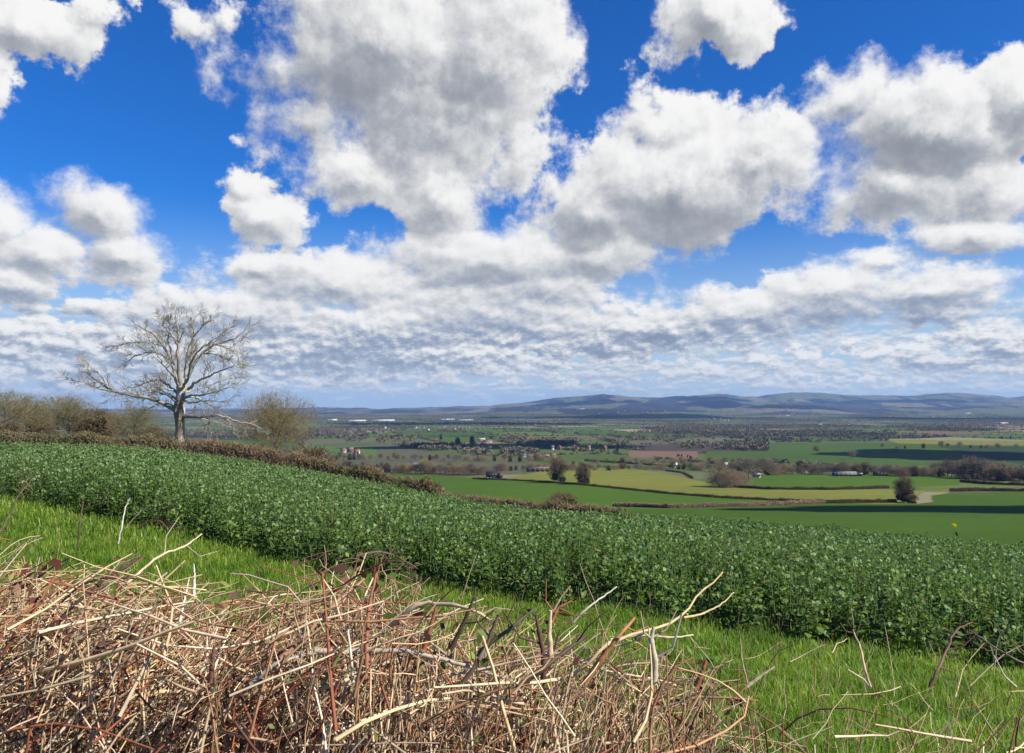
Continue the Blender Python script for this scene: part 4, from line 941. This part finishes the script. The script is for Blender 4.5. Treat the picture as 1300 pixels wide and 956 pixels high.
# ------------------------------------------------------------------ trees, hedges and buildings of the vale
def tree_protos():
    P = {}
    P['olive'] = [proto_bare(101+i, 12, 13+i, (.20, .175, .085), levels=5, fork=.14, rmin=.02, fuzz=4200, low=.18, lump=(.72, .5)) for i in range(2)]
    P['round'] = [proto_bare(131, 15, 17, TWIG_OLIVE, levels=5, fork=.24, rmin=.017, dense=1.1, fuzz=7600, low=.32, lump=(.84, .3))]
    P['brown'] = [proto_bare(111+i, 14, 12+i, [TWIG_BROWN, TWIG_GREY, TWIG_PURP][i], levels=4, fork=.15, rmin=.055, dense=1.25, fuzz=1300, low=.3, lump=(.5, .95)) for i in range(3)]
    P['yellow'] = [proto_bare(121, 12, 10, TWIG_YEL, levels=4, fork=.12, rmin=.05, dense=1.15)]
    P['tan'] = [proto_bare(123, 10, 14, (.27, .20, .125), levels=4, fork=.04, rmin=.05, dense=1.2, low=-.15)]
    def ivy(seed, H, W, cone=False, col=(.030, .045, .015), n=2600):
        rng = np.random.default_rng(seed); a, b = winter_tree_mesh(seed, H, W, TWIG_BROWN, BARKC, levels=4, fork=.1, rmin=.04)
        if cone:
            for k in range(6): leafy(b, n//6, (rng.normal(0, .3), rng.normal(0, .3), H*(.12+.14*k)), (W*.42*(1-.12*k), W*.42*(1-.12*k), H*.13), .28, col, rng=rng, hollow=.2)
        else:
            for k in range(7): leafy(b, n//7, (rng.normal(0, W*.14), rng.normal(0, W*.14), H*(.12+.09*k)), (W*.2, W*.2, H*.13), .26, col, rng=rng, hollow=.2)
        return a.mesh('trunk', M_bark), b.mesh('crown', M_scrub), H
    P['ivy'] = [ivy(141, 12, 9), ivy(142, 12, 8)]
    P['ever'] = [ivy(143, 12, 7, True, (.030, .048, .018), 3600)]
    P['fir'] = [ivy(144, 12, 5, True, (.018, .03, .018), 2600)]
    P['bush'] = [ivy(145, 6, 8, False, (.06, .05, .025), 1500)]
    return P

GABLE_F = np.array([[0, 1, 2, 3]])
def building(name, px, py, wpx, h, depth, roofc, wallc, label, cat='house', dmin=100, rz=0.0, rise=.45, group=None, parts=True, windows=0, doors=0, chimney=False, darkwin=(.03, .035, .045)):
    x, y, z = hit(px, py, dmin); w = wpx/1000*y; mbw = MB(); mbr = MB()
    a, b = w/2, depth/2; rr = b*rise*2
    V = [(-a,-b,-1.5),(a,-b,-1.5),(a,b,-1.5),(-a,b,-1.5),(-a,-b,h),(a,-b,h),(a,b,h),(-a,b,h),(-a,0,h+rr),(a,0,h+rr)]
    mbw.add(V, np.array([[0,1,5,4],[1,2,6,5],[2,3,7,6],[3,0,4,7]]), wallc); mbw.F[3].append(np.array([[5,6,9],[7,4,8]]))
    e = .4; t = .22; o = a+e; s = rr/b
    def slab(sg):
        y0, y1 = sg*(b+e), 0.0; z0, z1 = h-s*e, h+rr
        U = [(-o,y0,z0+.02),(o,y0,z0+.02),(o,y1,z1+.02),(-o,y1,z1+.02),(-o,y0,z0+t),(o,y0,z0+t),(o,y1,z1+t),(-o,y1,z1+t)]
        F = np.array([[0,3,2,1],[4,5,6,7],[0,1,5,4],[2,3,7,6],[1,2,6,5],[3,0,4,7]]); mbr.add(U, F, roofc)
    slab(-1); slab(1)
    if not parts:
        mbw.V += mbr.V; mbw.C += mbr.C; mbw.F[4] += [f+10 for f in mbr.F[4]]; mbw.n += mbr.n
        ob = mbw.build(name, M_build); ob.location = (x, y, z); ob.rotation_euler = (0, 0, rz); tag(ob, label, cat, group); return ob
    root = empty(name, (x, y, z), rz); tag(root, label, cat, group)
    mbw.build('wall', M_build, root); mbr.build('roof', M_build, root)
    def box(nm, cx, cy_, cz, sx, sy, sz, c):
        m = MB(); Vb = [(cx+i*sx/2, cy_+j*sy/2, cz+k*sz/2) for i in (-1, 1) for j in (-1, 1) for k in (-1, 1)]
        m.add(Vb, np.array([[0,1,3,2],[4,6,7,5],[0,4,5,1],[2,3,7,6],[0,2,6,4],[1,5,7,3]]), c); m.build(nm, M_build, root)
    for k in range(windows):
        for lv in ((1.4, 3.9) if h > 4.4 else (1.6,)): box('window', -a+(k+.5)*2*a/windows, -b, lv, 1.1, .12, 1.2, darkwin)
    for k in range(doors): box('door', -a+(k+.5)*2*a/doors+(.0 if windows == 0 else a/windows), -b-.02, 1.1 if windows else 1.9, 1.1 if windows else 4.2, .14, 2.2 if windows else 3.8, (.05, .04, .035))
    if chimney: box('chimney', a*.75, 0, h+rr+.5, .9, .7, 1.6, (.2, .09, .06))
    return root

def blob_trees(mb, x, y, H, W, cols, rng, nf=11, z=None):
    """many small far trees: twig-brown faces spread through uneven crowns, on the ground"""
    n = len(x); z = height(x, y) if z is None else z; N = n*nf; i = np.repeat(np.arange(n), nf)
    d = rdir(N, rng); r = rng.uniform(.25, 1, N)**.6
    C = np.stack([x[i]+d[:, 0]*r*W[i]*.5, y[i]+d[:, 1]*r*W[i]*.5, z[i]+H[i]*(.54+.46*d[:, 2]*r)], 1)
    a = rdir(N, rng); b = np.cross(a, rdir(N, rng)); b /= np.linalg.norm(b, axis=1, keepdims=True)
    s = (W[i]*rng.uniform(.07, .17, N))[:, None]
    V, q = quads(C, a*s, b*s*.8); c = cols[i]*rng.uniform(.86, 1.14, (N, 1)); mb.add(V, q, np.repeat(c, 4, 0))

def build_far():
    global M_build
    M_build = mat_tone('masonry', .75, .25, 1.2, .18)
    P = tree_protos(); rs = random.Random(9); R = RNG
    T = place_tree
    # hillside trees on the left
    L = [('olive', 4, 552, 60, 150, 'olive bare tree at the left frame edge above the earth bank'), ('olive', 30, 553, 54, 160, 'second olive bare tree from the left frame edge above the earth bank'),
         ('olive', 64, 556, 58, 190, 'wide greyish bare tree above the hedge, leftmost of the hillside clump'), ('olive', 90, 556, 56, 185, 'tall bare tree in the middle of the hillside clump'), ('bush', 118, 557, 40, 190, 'low dense shrub between the hillside clump and the dead tree'),
         ('olive', 137, 558, 38, 200, 'low bare scrub tree left of the dead tree in the hillside clump'), ('olive', 172, 562, 52, 180, 'rounded bare tree close to the left of the dead tree'),
         ('bush', 12, 556, 22, 120, 'low brown bush on the earth bank at the left frame edge'), ('bush', 47, 557, 30, 170, 'low brown bush between the two clumps of bare trees at the left'), ('olive', -60, 552, 62, 150, 'bare tree outside the left frame edge'), ('bush', 192, 563, 24, 190, 'small brown bush against the foot of the dead tree')]
    for k, px, py, h, d, lab in L:
        if px < -20: continue
        T('shrub' if k == 'bush' else 'bare_tree', P[k], px, py, h, lab, 'shrub' if k == 'bush' else 'tree', d=d)
    T('bare_tree', P['round'], 350, 588, 91, 'domed bare olive brown tree beyond the hedge right of the dead tree', 'tree', d=150, wide=.80)
    T('shrub', P['bush'], 392, 590, 26, 'low scrub at the right foot of the domed bare tree', 'shrub', d=165)
    T('shrub', P['bush'], 308, 583, 22, 'low scrub at the left foot of the domed bare tree', 'shrub', d=160)
    # single trees and bushes of the middle distance
    M_ = [('ivy', 708, 613, 34, 'bare tree with an ivy clad trunk, left of the pair on the field hedge', 1.1), ('ever', 740, 615, 28, 'dark conical evergreen, right of the pair on the field hedge', 1.2),
          ('ivy', 1148, 638, 35, 'leaning ivy covered tree where the field hedges meet at the right', 1.1), ('bush', 1157, 639, 13, 'brown bush at the foot of the leaning ivy covered tree', 1.0), ('ever', 1146, 634, 14, 'dark green holly bush under the leaning ivy covered tree', 1.6),
          ('tan', 913, 618, 28, 'tan willow clump, leftmost beside the green field', 1.0), ('tan', 927, 619, 24, 'tan willow clump, lowest and widest of the three', 1.1), ('tan', 938, 618, 20, 'tan willow clump, rightmost of the three', 1.4),
          ('brown', 950, 609, 30, 'tall grey brown bare tree behind the tan willow clumps', 1.3), ('brown', 966, 606, 25, 'bare brown tree just right of the tall one behind the willows', 1.2),
          ('fir', 1272, 611, 17, 'dark spreading evergreen in the field at the right', 2.2), ('ever', 1228, 611, 9, 'small dark evergreen bush left of the spreading evergreen', 1.4), ('ever', 491, 601, 14, 'round dark green bush beside the far end of the brown hedge', 1.5), ('ever', 728, 592, 7, 'small dark green tree behind the olive field', 1.2),
          ('fir', 581, 568, 13, 'dark fir standing out of the woods left of the centre', 1.3), ('fir', 599, 567, 14, 'second dark fir, right of the first in the woods', 1.2), ('fir', 560, 558, 8, 'small dark fir above the two larger ones', 1.2), ('bush', 790, 595, 8, 'dark bush at the far edge of the olive field', 1.3),
          ('ivy', 790, 592, 12, 'ivy clad bare tree at the far corner of the olive field', 1.0), ('brown', 1082, 583, 13, 'lone leaning bare tree in the large green field', 1.1), ('brown', 1036, 575, 9, 'lone bare tree at the far side of the large green field', 1.1)]
    for k, px, py, h, lab, wd in M_: T({'ivy': 'ivy_tree', 'ever': 'evergreen_tree', 'fir': 'fir_tree', 'bush': 'shrub', 'tan': 'willow_clump', 'brown': 'bare_tree'}[k], P[k], px, py, h, lab, 'shrub' if k == 'bush' else 'tree', wide=wd)
    T('shrub', P['bush'], 712, 638, 16, 'round brown bush in the hedge below the pair of field trees', 'shrub', d=61)
    def row(kinds, x0, x1, step, base, h, label, group, name='bare_tree', jx=.6, jy=1.0, wide=1.2):
        px = x0; n = 0
        while px < x1:
            k = rs.choice(kinds); b = np.interp(px, [p[0] for p in base], [p[1] for p in base]); hh = np.interp(px, [p[0] for p in h], [p[1] for p in h])
            T(name, P[k], px, b+rs.uniform(-jy, jy), hh*rs.uniform(.7, 1.15), label, 'tree', group, wide=wide*rs.uniform(.8, 1.2)); px += step*rs.uniform(1-jx, 1+jx); n += 1
    row(['brown', 'brown', 'brown', 'ivy', 'tan'], 972, 1320, 5.4, [(972,603),(1050,602),(1200,605),(1320,612)], [(972,17),(1000,14),(1100,15),(1180,14),(1215,25),(1262,25),(1290,17),(1320,19)], 'bare brown tree in the tree line behind the bright green field at the right', 'bare trees lining the far side of the right hand green field')
    row(['brown', 'yellow', 'tan', 'brown'], 500, 640, 6.0, [(500,600),(600,602.5),(640,602)], [(500,9),(540,16),(560,12),(600,13),(640,12)], 'bare brown or yellowish tree in the tree line beyond the brown hedge', 'bare trees lining the valley road left of the centre')
    row(['fir', 'ever', 'brown', 'ivy'], 402, 500, 5.5, [(402,592),(500,597)], [(402,9),(440,9),(500,8)], 'dark tree in the row bordering the brown ploughed strip', 'dark trees bordering the ploughed strip')
    row(['brown', 'brown', 'tan', 'ivy'], 640, 960, 6.6, [(640,597),(740,597),(860,596),(960,600)], [(640,10),(700,8),(800,7),(860,9),(960,14)], 'bare tree in the tree line beyond the olive field', 'bare trees beyond the olive field')
    row(['brown', 'tan', 'ever', 'brown'], 380, 720, 8.0, [(380,583),(720,586)], [(380,8),(560,9),(720,8)], 'bare tree along a hedgerow in the left half of the vale', 'hedgerow trees in the left half of the vale')
    row(['brown', 'tan'], 745, 990, 7.0, [(745,588),(990,588)], [(745,6),(880,8),(990,7)], 'bare tree along the hedgerow below the ploughed pink field', 'hedgerow trees below the ploughed pink field')
    row(['ever'], 746, 856, 3.4, [(746,592.5),(856,595)], [(746,2.4),(856,2.6)], 'small dark orchard bush planted in a straight row', 'orchard bushes in a straight row', name='orchard_bush', jx=.1, jy=.05)
    row(['brown', 'ivy', 'tan'], 1120, 1320, 17, [(1120,569),(1320,568)], [(1120,5),(1200,8),(1240,5),(1320,7)], 'bare tree on the hedgerow beyond the large green field', 'hedgerow trees beyond the large green field')
    # hedges between the near fields
    hc = [(.10,.075,.045),(.075,.06,.03),(.13,.095,.06),(.06,.055,.025)]; hb = [(.30,.18,.13),(.24,.14,.10),(.36,.25,.18),(.2,.14,.1)]
    def fh(name, pts, h, w, n, label, cols, dmin=100, tw=.10):
        W = [hit(px, py, dmin)[:2] for px, py in pts]; F = []
        for (a, b) in zip(W[:-1], W[1:]):
            for t in np.linspace(0, 1, 8)[:-1]: F.append((a[0]+(b[0]-a[0])*t, a[1]+(b[1]-a[1])*t))
        F.append(W[-1]); hedge_strip(name, F, h*.35, h*1.6, w, n, label, cols, tw=tw, ln=(.5, 1.2), lump=2.5)
    fh('hedge', [(778,643),(850,645),(950,643),(1000,641),(1046,639)], 1.9, 2.4, 22000, 'pinkish brown hedge just over the brow of the crop right of the centre', hb)
    fh('hedge', [(1048,639),(1090,638.5),(1138,638)], 1.7, 2.2, 7000, 'darker hedge continuing to the ivy covered tree at the right', hc)
    fh('hedge', [(600,608),(680,611.5),(741,616),(800,622),(852,627.5),(930,633),(1000,636.5),(1050,638)], 1.4, 2.0, 16000, 'thin dark hedge between the bright green and olive fields', hc)
    fh('hedge', [(931,619),(980,621.5),(1060,622),(1128,620)], 1.9, 2.4, 12000, 'dark hedge between the olive field and the right hand green field', hc)
    fh('hedge', [(1207,624),(1250,623.5),(1330,624.5)], 2.2, 2.6, 9000, 'dark hedge at the right below the track', hc)
    fh('hedge', [(1219,612),(1250,615),(1330,617.5)], 2.4, 2.6, 8000, 'dark hedge running from the evergreens to the right frame edge', hc)
    fh('hedge', [(742,585.5),(800,589),(853,593)], 2.6, 3, 7000, 'low dark hedge above the orchard row', hc, tw=.16)
    fh('hedge', [(845,598),(868,601),(880,608)], 2.0, 2.4, 4000, 'short dark hedge at the right tip of the olive field', hc, tw=.12)
    # farms, houses, sheds
    W_ = (.62,.60,.56); CR_ = (.46,.40,.31); RED = (.21,.095,.07); BR = (.18,.125,.10); GREY = (.30,.30,.32); SL = (.12,.12,.14)
    building('barn', 1072.5, 604.2, 28, 2.2, 9, (.74,.74,.72), (.08,.07,.065), 'long low barn with a white roof behind the right hand green field', 'barn', windows=0, doors=5, rise=.16, dmin=300)
    building('shed', 1091, 604.2, 4.5, 2.2, 5, W_, W_, 'small white shed beside the long white roofed barn', 'shed', doors=1, rise=.2, dmin=300)
    building('shed', 1117, 604, 13, 2.2, 8, (.16,.155,.15), (.10,.09,.085), 'low dark shed with a grey roof right of the white roofed barn', 'shed', doors=3, rise=.25, dmin=300)
    building('barn', 625, 608.5, 15, 4.2, 8, (.035,.03,.03), (.03,.027,.027), 'small black barn with a dark roof in the green field left of the centre', 'barn', windows=4, doors=1, rise=.35, darkwin=(.35,.33,.30))
    building('shed', 635.5, 608.3, 4, 3.6, 5, (.10,.06,.04), (.15,.09,.06), 'small brown shed joined to the right of the black barn', 'shed', doors=1)
    building('farmhouse', 528, 597.5, 12, 5, 9, GREY, W_, 'white farmhouse with a grey roof among the valley trees', windows=4, doors=1, chimney=True, rise=.5)
    building('barn', 541, 598, 10, 3.5, 10, SL, CR_, 'cream barn with a slate roof right of the white farmhouse', 'barn', doors=2)
    building('farmhouse', 436, 575, 6, 5, 9, RED, CR_, 'cream farmhouse with a red roof, leftmost of the small hamlet', windows=3, doors=1, chimney=True)
    building('farmhouse', 445, 574, 7, 5.4, 9, BR, RED, 'brick farmhouse with a brown roof in the middle of the small hamlet', windows=3, doors=1, chimney=True)
    building('barn', 453, 576, 7, 4, 10, RED, W_, 'white barn with a red roof, rightmost of the small hamlet', 'barn', doors=2)
    building('barn', 683, 598.5, 29, 2.6, 9, (.20,.11,.08), (.36,.29,.22), 'long cream barn with a red tiled roof left of the field trees', 'barn', doors=5, rise=.25)
    for i, (px, py, w, rc, wc, lab) in enumerate([(665,580.5,5,SL,W_,'white house with a slate roof above the long red roofed barn'),(673,581.5,7,RED,CR_,'cream red roofed house, second from the left above the long red barn'),(683,582,8,RED,RED,'wide brick house in the middle of the row above the long barn'),(693,581,8,BR,RED,'brown roofed brick house, second from the right in the row above the long barn'),(702,580,6,RED,CR_,'small cream house with a red roof, rightmost of the row above the long barn'),
        (611,559,8,CR_,W_,'white house with a pale roof in the woods, left one of two'),(619,561.5,10,BR,(.7,.62,.42),'yellow cream house with a brown roof in the woods, right one of two'),(857,593.2,4,W_,W_,'tiny white shed at the orchard row'),(921,592.6,4,GREY,W_,'tiny white house behind the willows'),(1042,539.5,5,W_,W_,'small white barn alone among the far green fields'),(960,606,8,CR_,CR_,'pale cottage roof half hidden behind the bare trees by the willows'),(1236,606,10,GREY,CR_,'cream cottage at the river trees near the right frame edge'),(1254,607,7,W_,W_,'white cottage at the river trees right of the cream one')]):
        building('house', px, py, w*1.15, 2.8, 5.5, rc, wc, lab, 'house', windows=3 if w > 5 else 2, doors=1)
    for px, py, w, lab in [(421,533.5,12,'leftmost of the far white warehouses'),(452,534.6,24,'large white warehouse, second from the left on the far plain'),(485,534.2,31,'longest white warehouse left of the centre on the far plain'),(567,533,20,'white warehouse in the middle of the far plain'),(590,534,22,'low grey white warehouse right of the middle one'),(646,531,20,'white warehouse, left of the pair near the dark woods'),(668,531,22,'white warehouse, right of the pair near the dark woods'),(1270,538.2,20,'long white farm shed far off at the right'),(1228,525,18,'pale long shed at the foot of the right hand hills'),(737,519.5,13,'pale shed on the slope below the left end of the hills')]:
        building('warehouse', px, py, w, 5, 45, (.62,.62,.63), (.5,.52,.56), lab, 'warehouse', rise=.06, parts=False, dmin=1000, rz=.55)
    def town(n, x0, x1, y0, y1, lab, group, sc=1.0):
        for _ in range(n):
            px, py = rs.uniform(x0, x1), rs.uniform(y0, y1)
            building('house', px, py, rs.uniform(1.3, 2.8)*sc, 4.5, 9, rs.choice([RED, SL, BR, BR]), rs.choice([W_, CR_, CR_, RED, (.45,.33,.26)]), lab, 'house', group=group, parts=False, rz=rs.uniform(-.7, .7), dmin=1500)
    town(26, 880, 935, 528, 535, 'tiny pale house of the village right of the centre', 'houses of the village right of the centre')
    town(34, 985, 1050, 516, 529, 'tiny pale house of the town on the hill foot at the right', 'houses of the town on the hill foot')
    town(14, 755, 860, 521, 526, 'tiny house scattered on the wooded rise right of the centre', 'houses on the wooded rise')
    town(12, 470, 545, 543, 548, 'tiny house of the hamlet in the middle of the left vale', 'houses of the hamlet in the left vale')
    town(10, 1120, 1250, 522, 530, 'tiny pale house below the right hand hills', 'houses below the right hand hills')
    town(8, 560, 600, 543, 546, 'tiny pale house of the hamlet left of the centre', 'houses of the hamlet left of the centre', .8)
    town(5, 700, 775, 568, 588, 'small house standing among the trees of the middle vale', 'houses of the middle vale', 1.6)
    # hedgerows, copses and woods of the plain: uncountable
    rng = np.random.default_rng(64); mb = MB()
    pal = np.array([(.155,.125,.085),(.13,.105,.075),(.175,.145,.10),(.13,.125,.065),(.06,.075,.038),(.20,.155,.09),(.115,.095,.075)])
    X = []; Y = []; HH = []; WW = []
    for (a0, b0, a1, b1) in edges:
        L = math.hypot(a1-a0, b1-b0); x, y = from_f((a0+a1)/2, (b0+b1)/2)
        if y < 500 or abs(x/y) > .85 or y > 10500: continue
        r = math.hypot(x, y); step = 3.4+r*.0010; n = int(L/step); kind = rng.random()
        t = rng.random(n); qa = a0+(a1-a0)*t; qb = b0+(b1-b0)*t; gx, gy = from_f(qa, qb)
        gx = gx-(fbm(gx/260, gy/260, 2, 3)-.5)*90+rng.normal(0, 2.5, n); gy = gy-(fbm(gx/260+50, gy/260, 2, 4)-.5)*90+rng.normal(0, 2.5, n)
        big = rng.random(n) < (.07 if kind < .4 else .2 if kind < .75 else .65)
        h = np.where(big, rng.uniform(6, 11, n), rng.uniform(1.8, 3.2, n)); w = np.where(big, h*rng.uniform(.8, 1.2, n), rng.uniform(4, 8, n))
        X.append(gx); Y.append(gy); HH.append(h); WW.append(w)
    # woods
    n = 170000; y = rng.uniform(1400**.8, 9800**.8, n)**(1/.8); u = rng.uniform(-.75, .75, n); x = u*y
    k = (fbm(x/800, y/500, 4, 91) > .625); x, y = x[k], y[k]; m = len(x)
    h = rng.uniform(6, 11, m); X.append(x); Y.append(y); HH.append(h); WW.append(h*rng.uniform(.8, 1.2, m))
    # woods and copses seen in the photo
    for x0, x1, y0, y1, nn in [(672,738,559,566,700),(620,672,553,562,420),(520,600,566,572,300),(980,1010,557,561,150),(1050,1090,548,556,420),(740,1000,553,563,260),(400,560,553,565,350),(1000,1180,553,562,120),(560,700,570,582,500),(860,985,564,571,350),(390,520,536,542,500),(540,760,533,543,700),(900,1000,541,549,120),(1120,1200,564,574,300),(380,480,548,556,300)]:
        for _ in range(nn):
            hx, hy, hz = None, None, None
        pxs = rng.uniform(x0, x1, nn); cxm, cym = (x0+x1)/2, (y0+y1)/2
        lo = hit(cxm, y1, 500)[1]; hi_ = hit(cxm, y0, 500)[1]; dd = rng.uniform(min(lo, hi_), max(lo, hi_), nn); e = ((pxs-cxm)/(x1-x0)*2)**2+((dd-(lo+hi_)/2)/abs(hi_-lo)*2)**2 < 1.05-.5*rng.random()
        e &= fbm(pxs/14, dd/160, 3, 4) > .42
        x = (pxs[e]-650)/1000*dd[e]; y = dd[e]; h = rng.uniform(6, 11, len(x)); X.append(x); Y.append(y); HH.append(h); WW.append(h*rng.uniform(.8, 1.25, len(x)))
    X = np.concatenate(X); Y = np.concatenate(Y); HH = np.concatenate(HH); WW = np.concatenate(WW); Z = height(X, Y)
    px, py = to_px(X, Y, Z); ok = (px > -60) & (px < 1360)
    for col, d0, d1, poly in FIELDS[:17]:
        if d1 <= 1600 or len(poly) < 6 or True: ok &= ~(in_poly(px, py, poly) & (Y > d0) & (Y < d1))
    ok &= ~((Y < 1100) & (py > 600)); ok &= Y > 480
    X, Y, HH, WW, Z = X[ok], Y[ok], HH[ok], WW[ok], Z[ok]; print('far trees', len(X))
    zone = fbm(X/500, Y/500, 2, 71); ci = np.clip((zone*1.6-.3+rng.normal(0, .22, len(X)))*7, 0, 6).astype(int); cols = pal[ci]
    nearm = Y < 3200
    blob_trees(mb, X[nearm], Y[nearm], HH[nearm], WW[nearm], cols[nearm], rng, 24, Z[nearm]); f = ~nearm
    blob_trees(mb, X[f], Y[f], HH[f], WW[f], cols[f], rng, 10, Z[f])
    o = mb.build('woodland', M_scrub); tag(o, 'bare brown hedgerows, copses and woods covering the far vale', 'woodland', kind='stuff')

# ------------------------------------------------------------------ unseen clouds added outside the view to throw shadows on the vale
def build_shade_clouds():
    m, t, b = new_mat('shade_cloud'); b.inputs['Base Color'].default_value = (.9, .9, .92, 1); b.inputs['Roughness'].default_value = 1; b.inputs['Specular IOR Level'].default_value = 0
    rng = np.random.default_rng(8); n = 0
    import bmesh
    # photo spot shaded, half length across, half depth
    for px, py, a, b_ in [(1275,646.5,110,24),(1262,579,150,230),(640,566.5,260,110),(600,538,700,250),(780,529.5,1000,650),(930,516,500,500),(1200,531,500,420),(1075,512,600,420),(760,510,900,500),(1180,508,900,420),(900,506,600,500),(1010,517,500,300)]:
        x, y, z = hit(px, py, 150 if py > 640 else 500 if py > 585 else 1000)
        h = 1.0
        for h in np.arange(500, 9000, 100):
            cx = x+sun_dir.x/sun_dir.z*h; cy_ = y+sun_dir.y/sun_dir.z*h
            if cx-a*1.3 > .80*(cy_+b_) or h/math.hypot(cx, cy_) > .75: break
        bm = bmesh.new(); bmesh.ops.create_icosphere(bm, subdivisions=5, radius=1.0); V = np.array([v.co[:] for v in bm.verts])
        k = 1+1.7*(fbm(V[:, 0]*2.0+n*9, V[:, 1]*1.6+V[:, 2], 6, n, .6)-.5); V = V*k[:, None]*np.array([a, b_, min(a, b_)*.5]); V[:, 2] = np.where(V[:, 2] < 0, V[:, 2]*.35, V[:, 2])
        for v, c in zip(bm.verts, V): v.co = c
        me = bpy.data.meshes.new('shade_cloud'); bm.to_mesh(me); bm.free(); me.polygons.foreach_set('use_smooth', np.ones(len(me.polygons), bool)); me.materials.append(m)
        o = bpy.data.objects.new('shade_cloud', me); COL.objects.link(o); o.location = (cx, cy_, z+h); o['kind'] = 'structure'; n += 1
build_ground()
dead_tree()
build_crop()
build_grass()
build_brambles()
build_canes()
build_flower()
HC = [(.25,.165,.10),(.19,.13,.08),(.31,.24,.15),(.15,.10,.062),(.17,.16,.07),(.12,.13,.045)]
def hpt(px): d = float(hedge_d(px)); return (ray(px, 560)[0]*d, d)
hedge_strip('hedge', [hpt(p) for p in (-150,-60,40,140,235)], 1.0, 2.6, 1.6, 36000, 'uneven ochre and olive hedge behind the crop left of the dead tree', [HC[4],HC[5],HC[0],HC[2],HC[1],HC[4]], leaf=6000, tw=.022, leafcol=(.07,.09,.025))
hedge_strip('hedge', [hpt(p) for p in (236,300,400,500,560)], 1.3, 3.0, 1.6, 42000, 'long brown trimmed hedge running downhill right of the dead tree', [HC[1],HC[0],HC[2],HC[0],HC[3],HC[4]], leaf=4000, tw=.022, leafcol=(.06,.08,.02))
hedge_strip('hedge', [hpt(p) for p in (561,620,680,720,790)], .7, 2.1, 1.3, 20000, 'lower reddish brown end of the hedge dropping behind the brow of the crop', [HC[1],HC[0],HC[3],HC[0],HC[2],HC[4]], leaf=1000, tw=.022, leafcol=(.06,.08,.02))
build_far()
build_shade_clouds()
def build_haze():
    me = bpy.data.meshes.new('haze'); z0, z1 = -130, 340
    V = [(x, y, z) for x in (-23500, 23500) for y in (-3000, 23500) for z in (z0, z1)]
    F = [(0,1,3,2),(4,6,7,5),(0,4,5,1),(2,3,7,6),(0,2,6,4),(1,5,7,3)]
    me.from_pydata(V, [], F); o = bpy.data.objects.new('haze', me); COL.objects.link(o); o['kind'] = 'stuff'
    o['label'] = 'thin pale blue haze lying over the vale towards the hills'
    m = bpy.data.materials.new('haze'); m.use_nodes = True; n = m.node_tree.nodes; n.clear()
    out = n.new('ShaderNodeOutputMaterial'); v = n.new('ShaderNodeVolumePrincipled')
    v.inputs['Color'].default_value = (.37, .61, 1.0, 1); v.inputs['Density'].default_value = HAZE; v.inputs['Anisotropy'].default_value = .1
    m.node_tree.links.new(v.outputs[0], out.inputs['Volume']); me.materials.append(m)
build_haze()
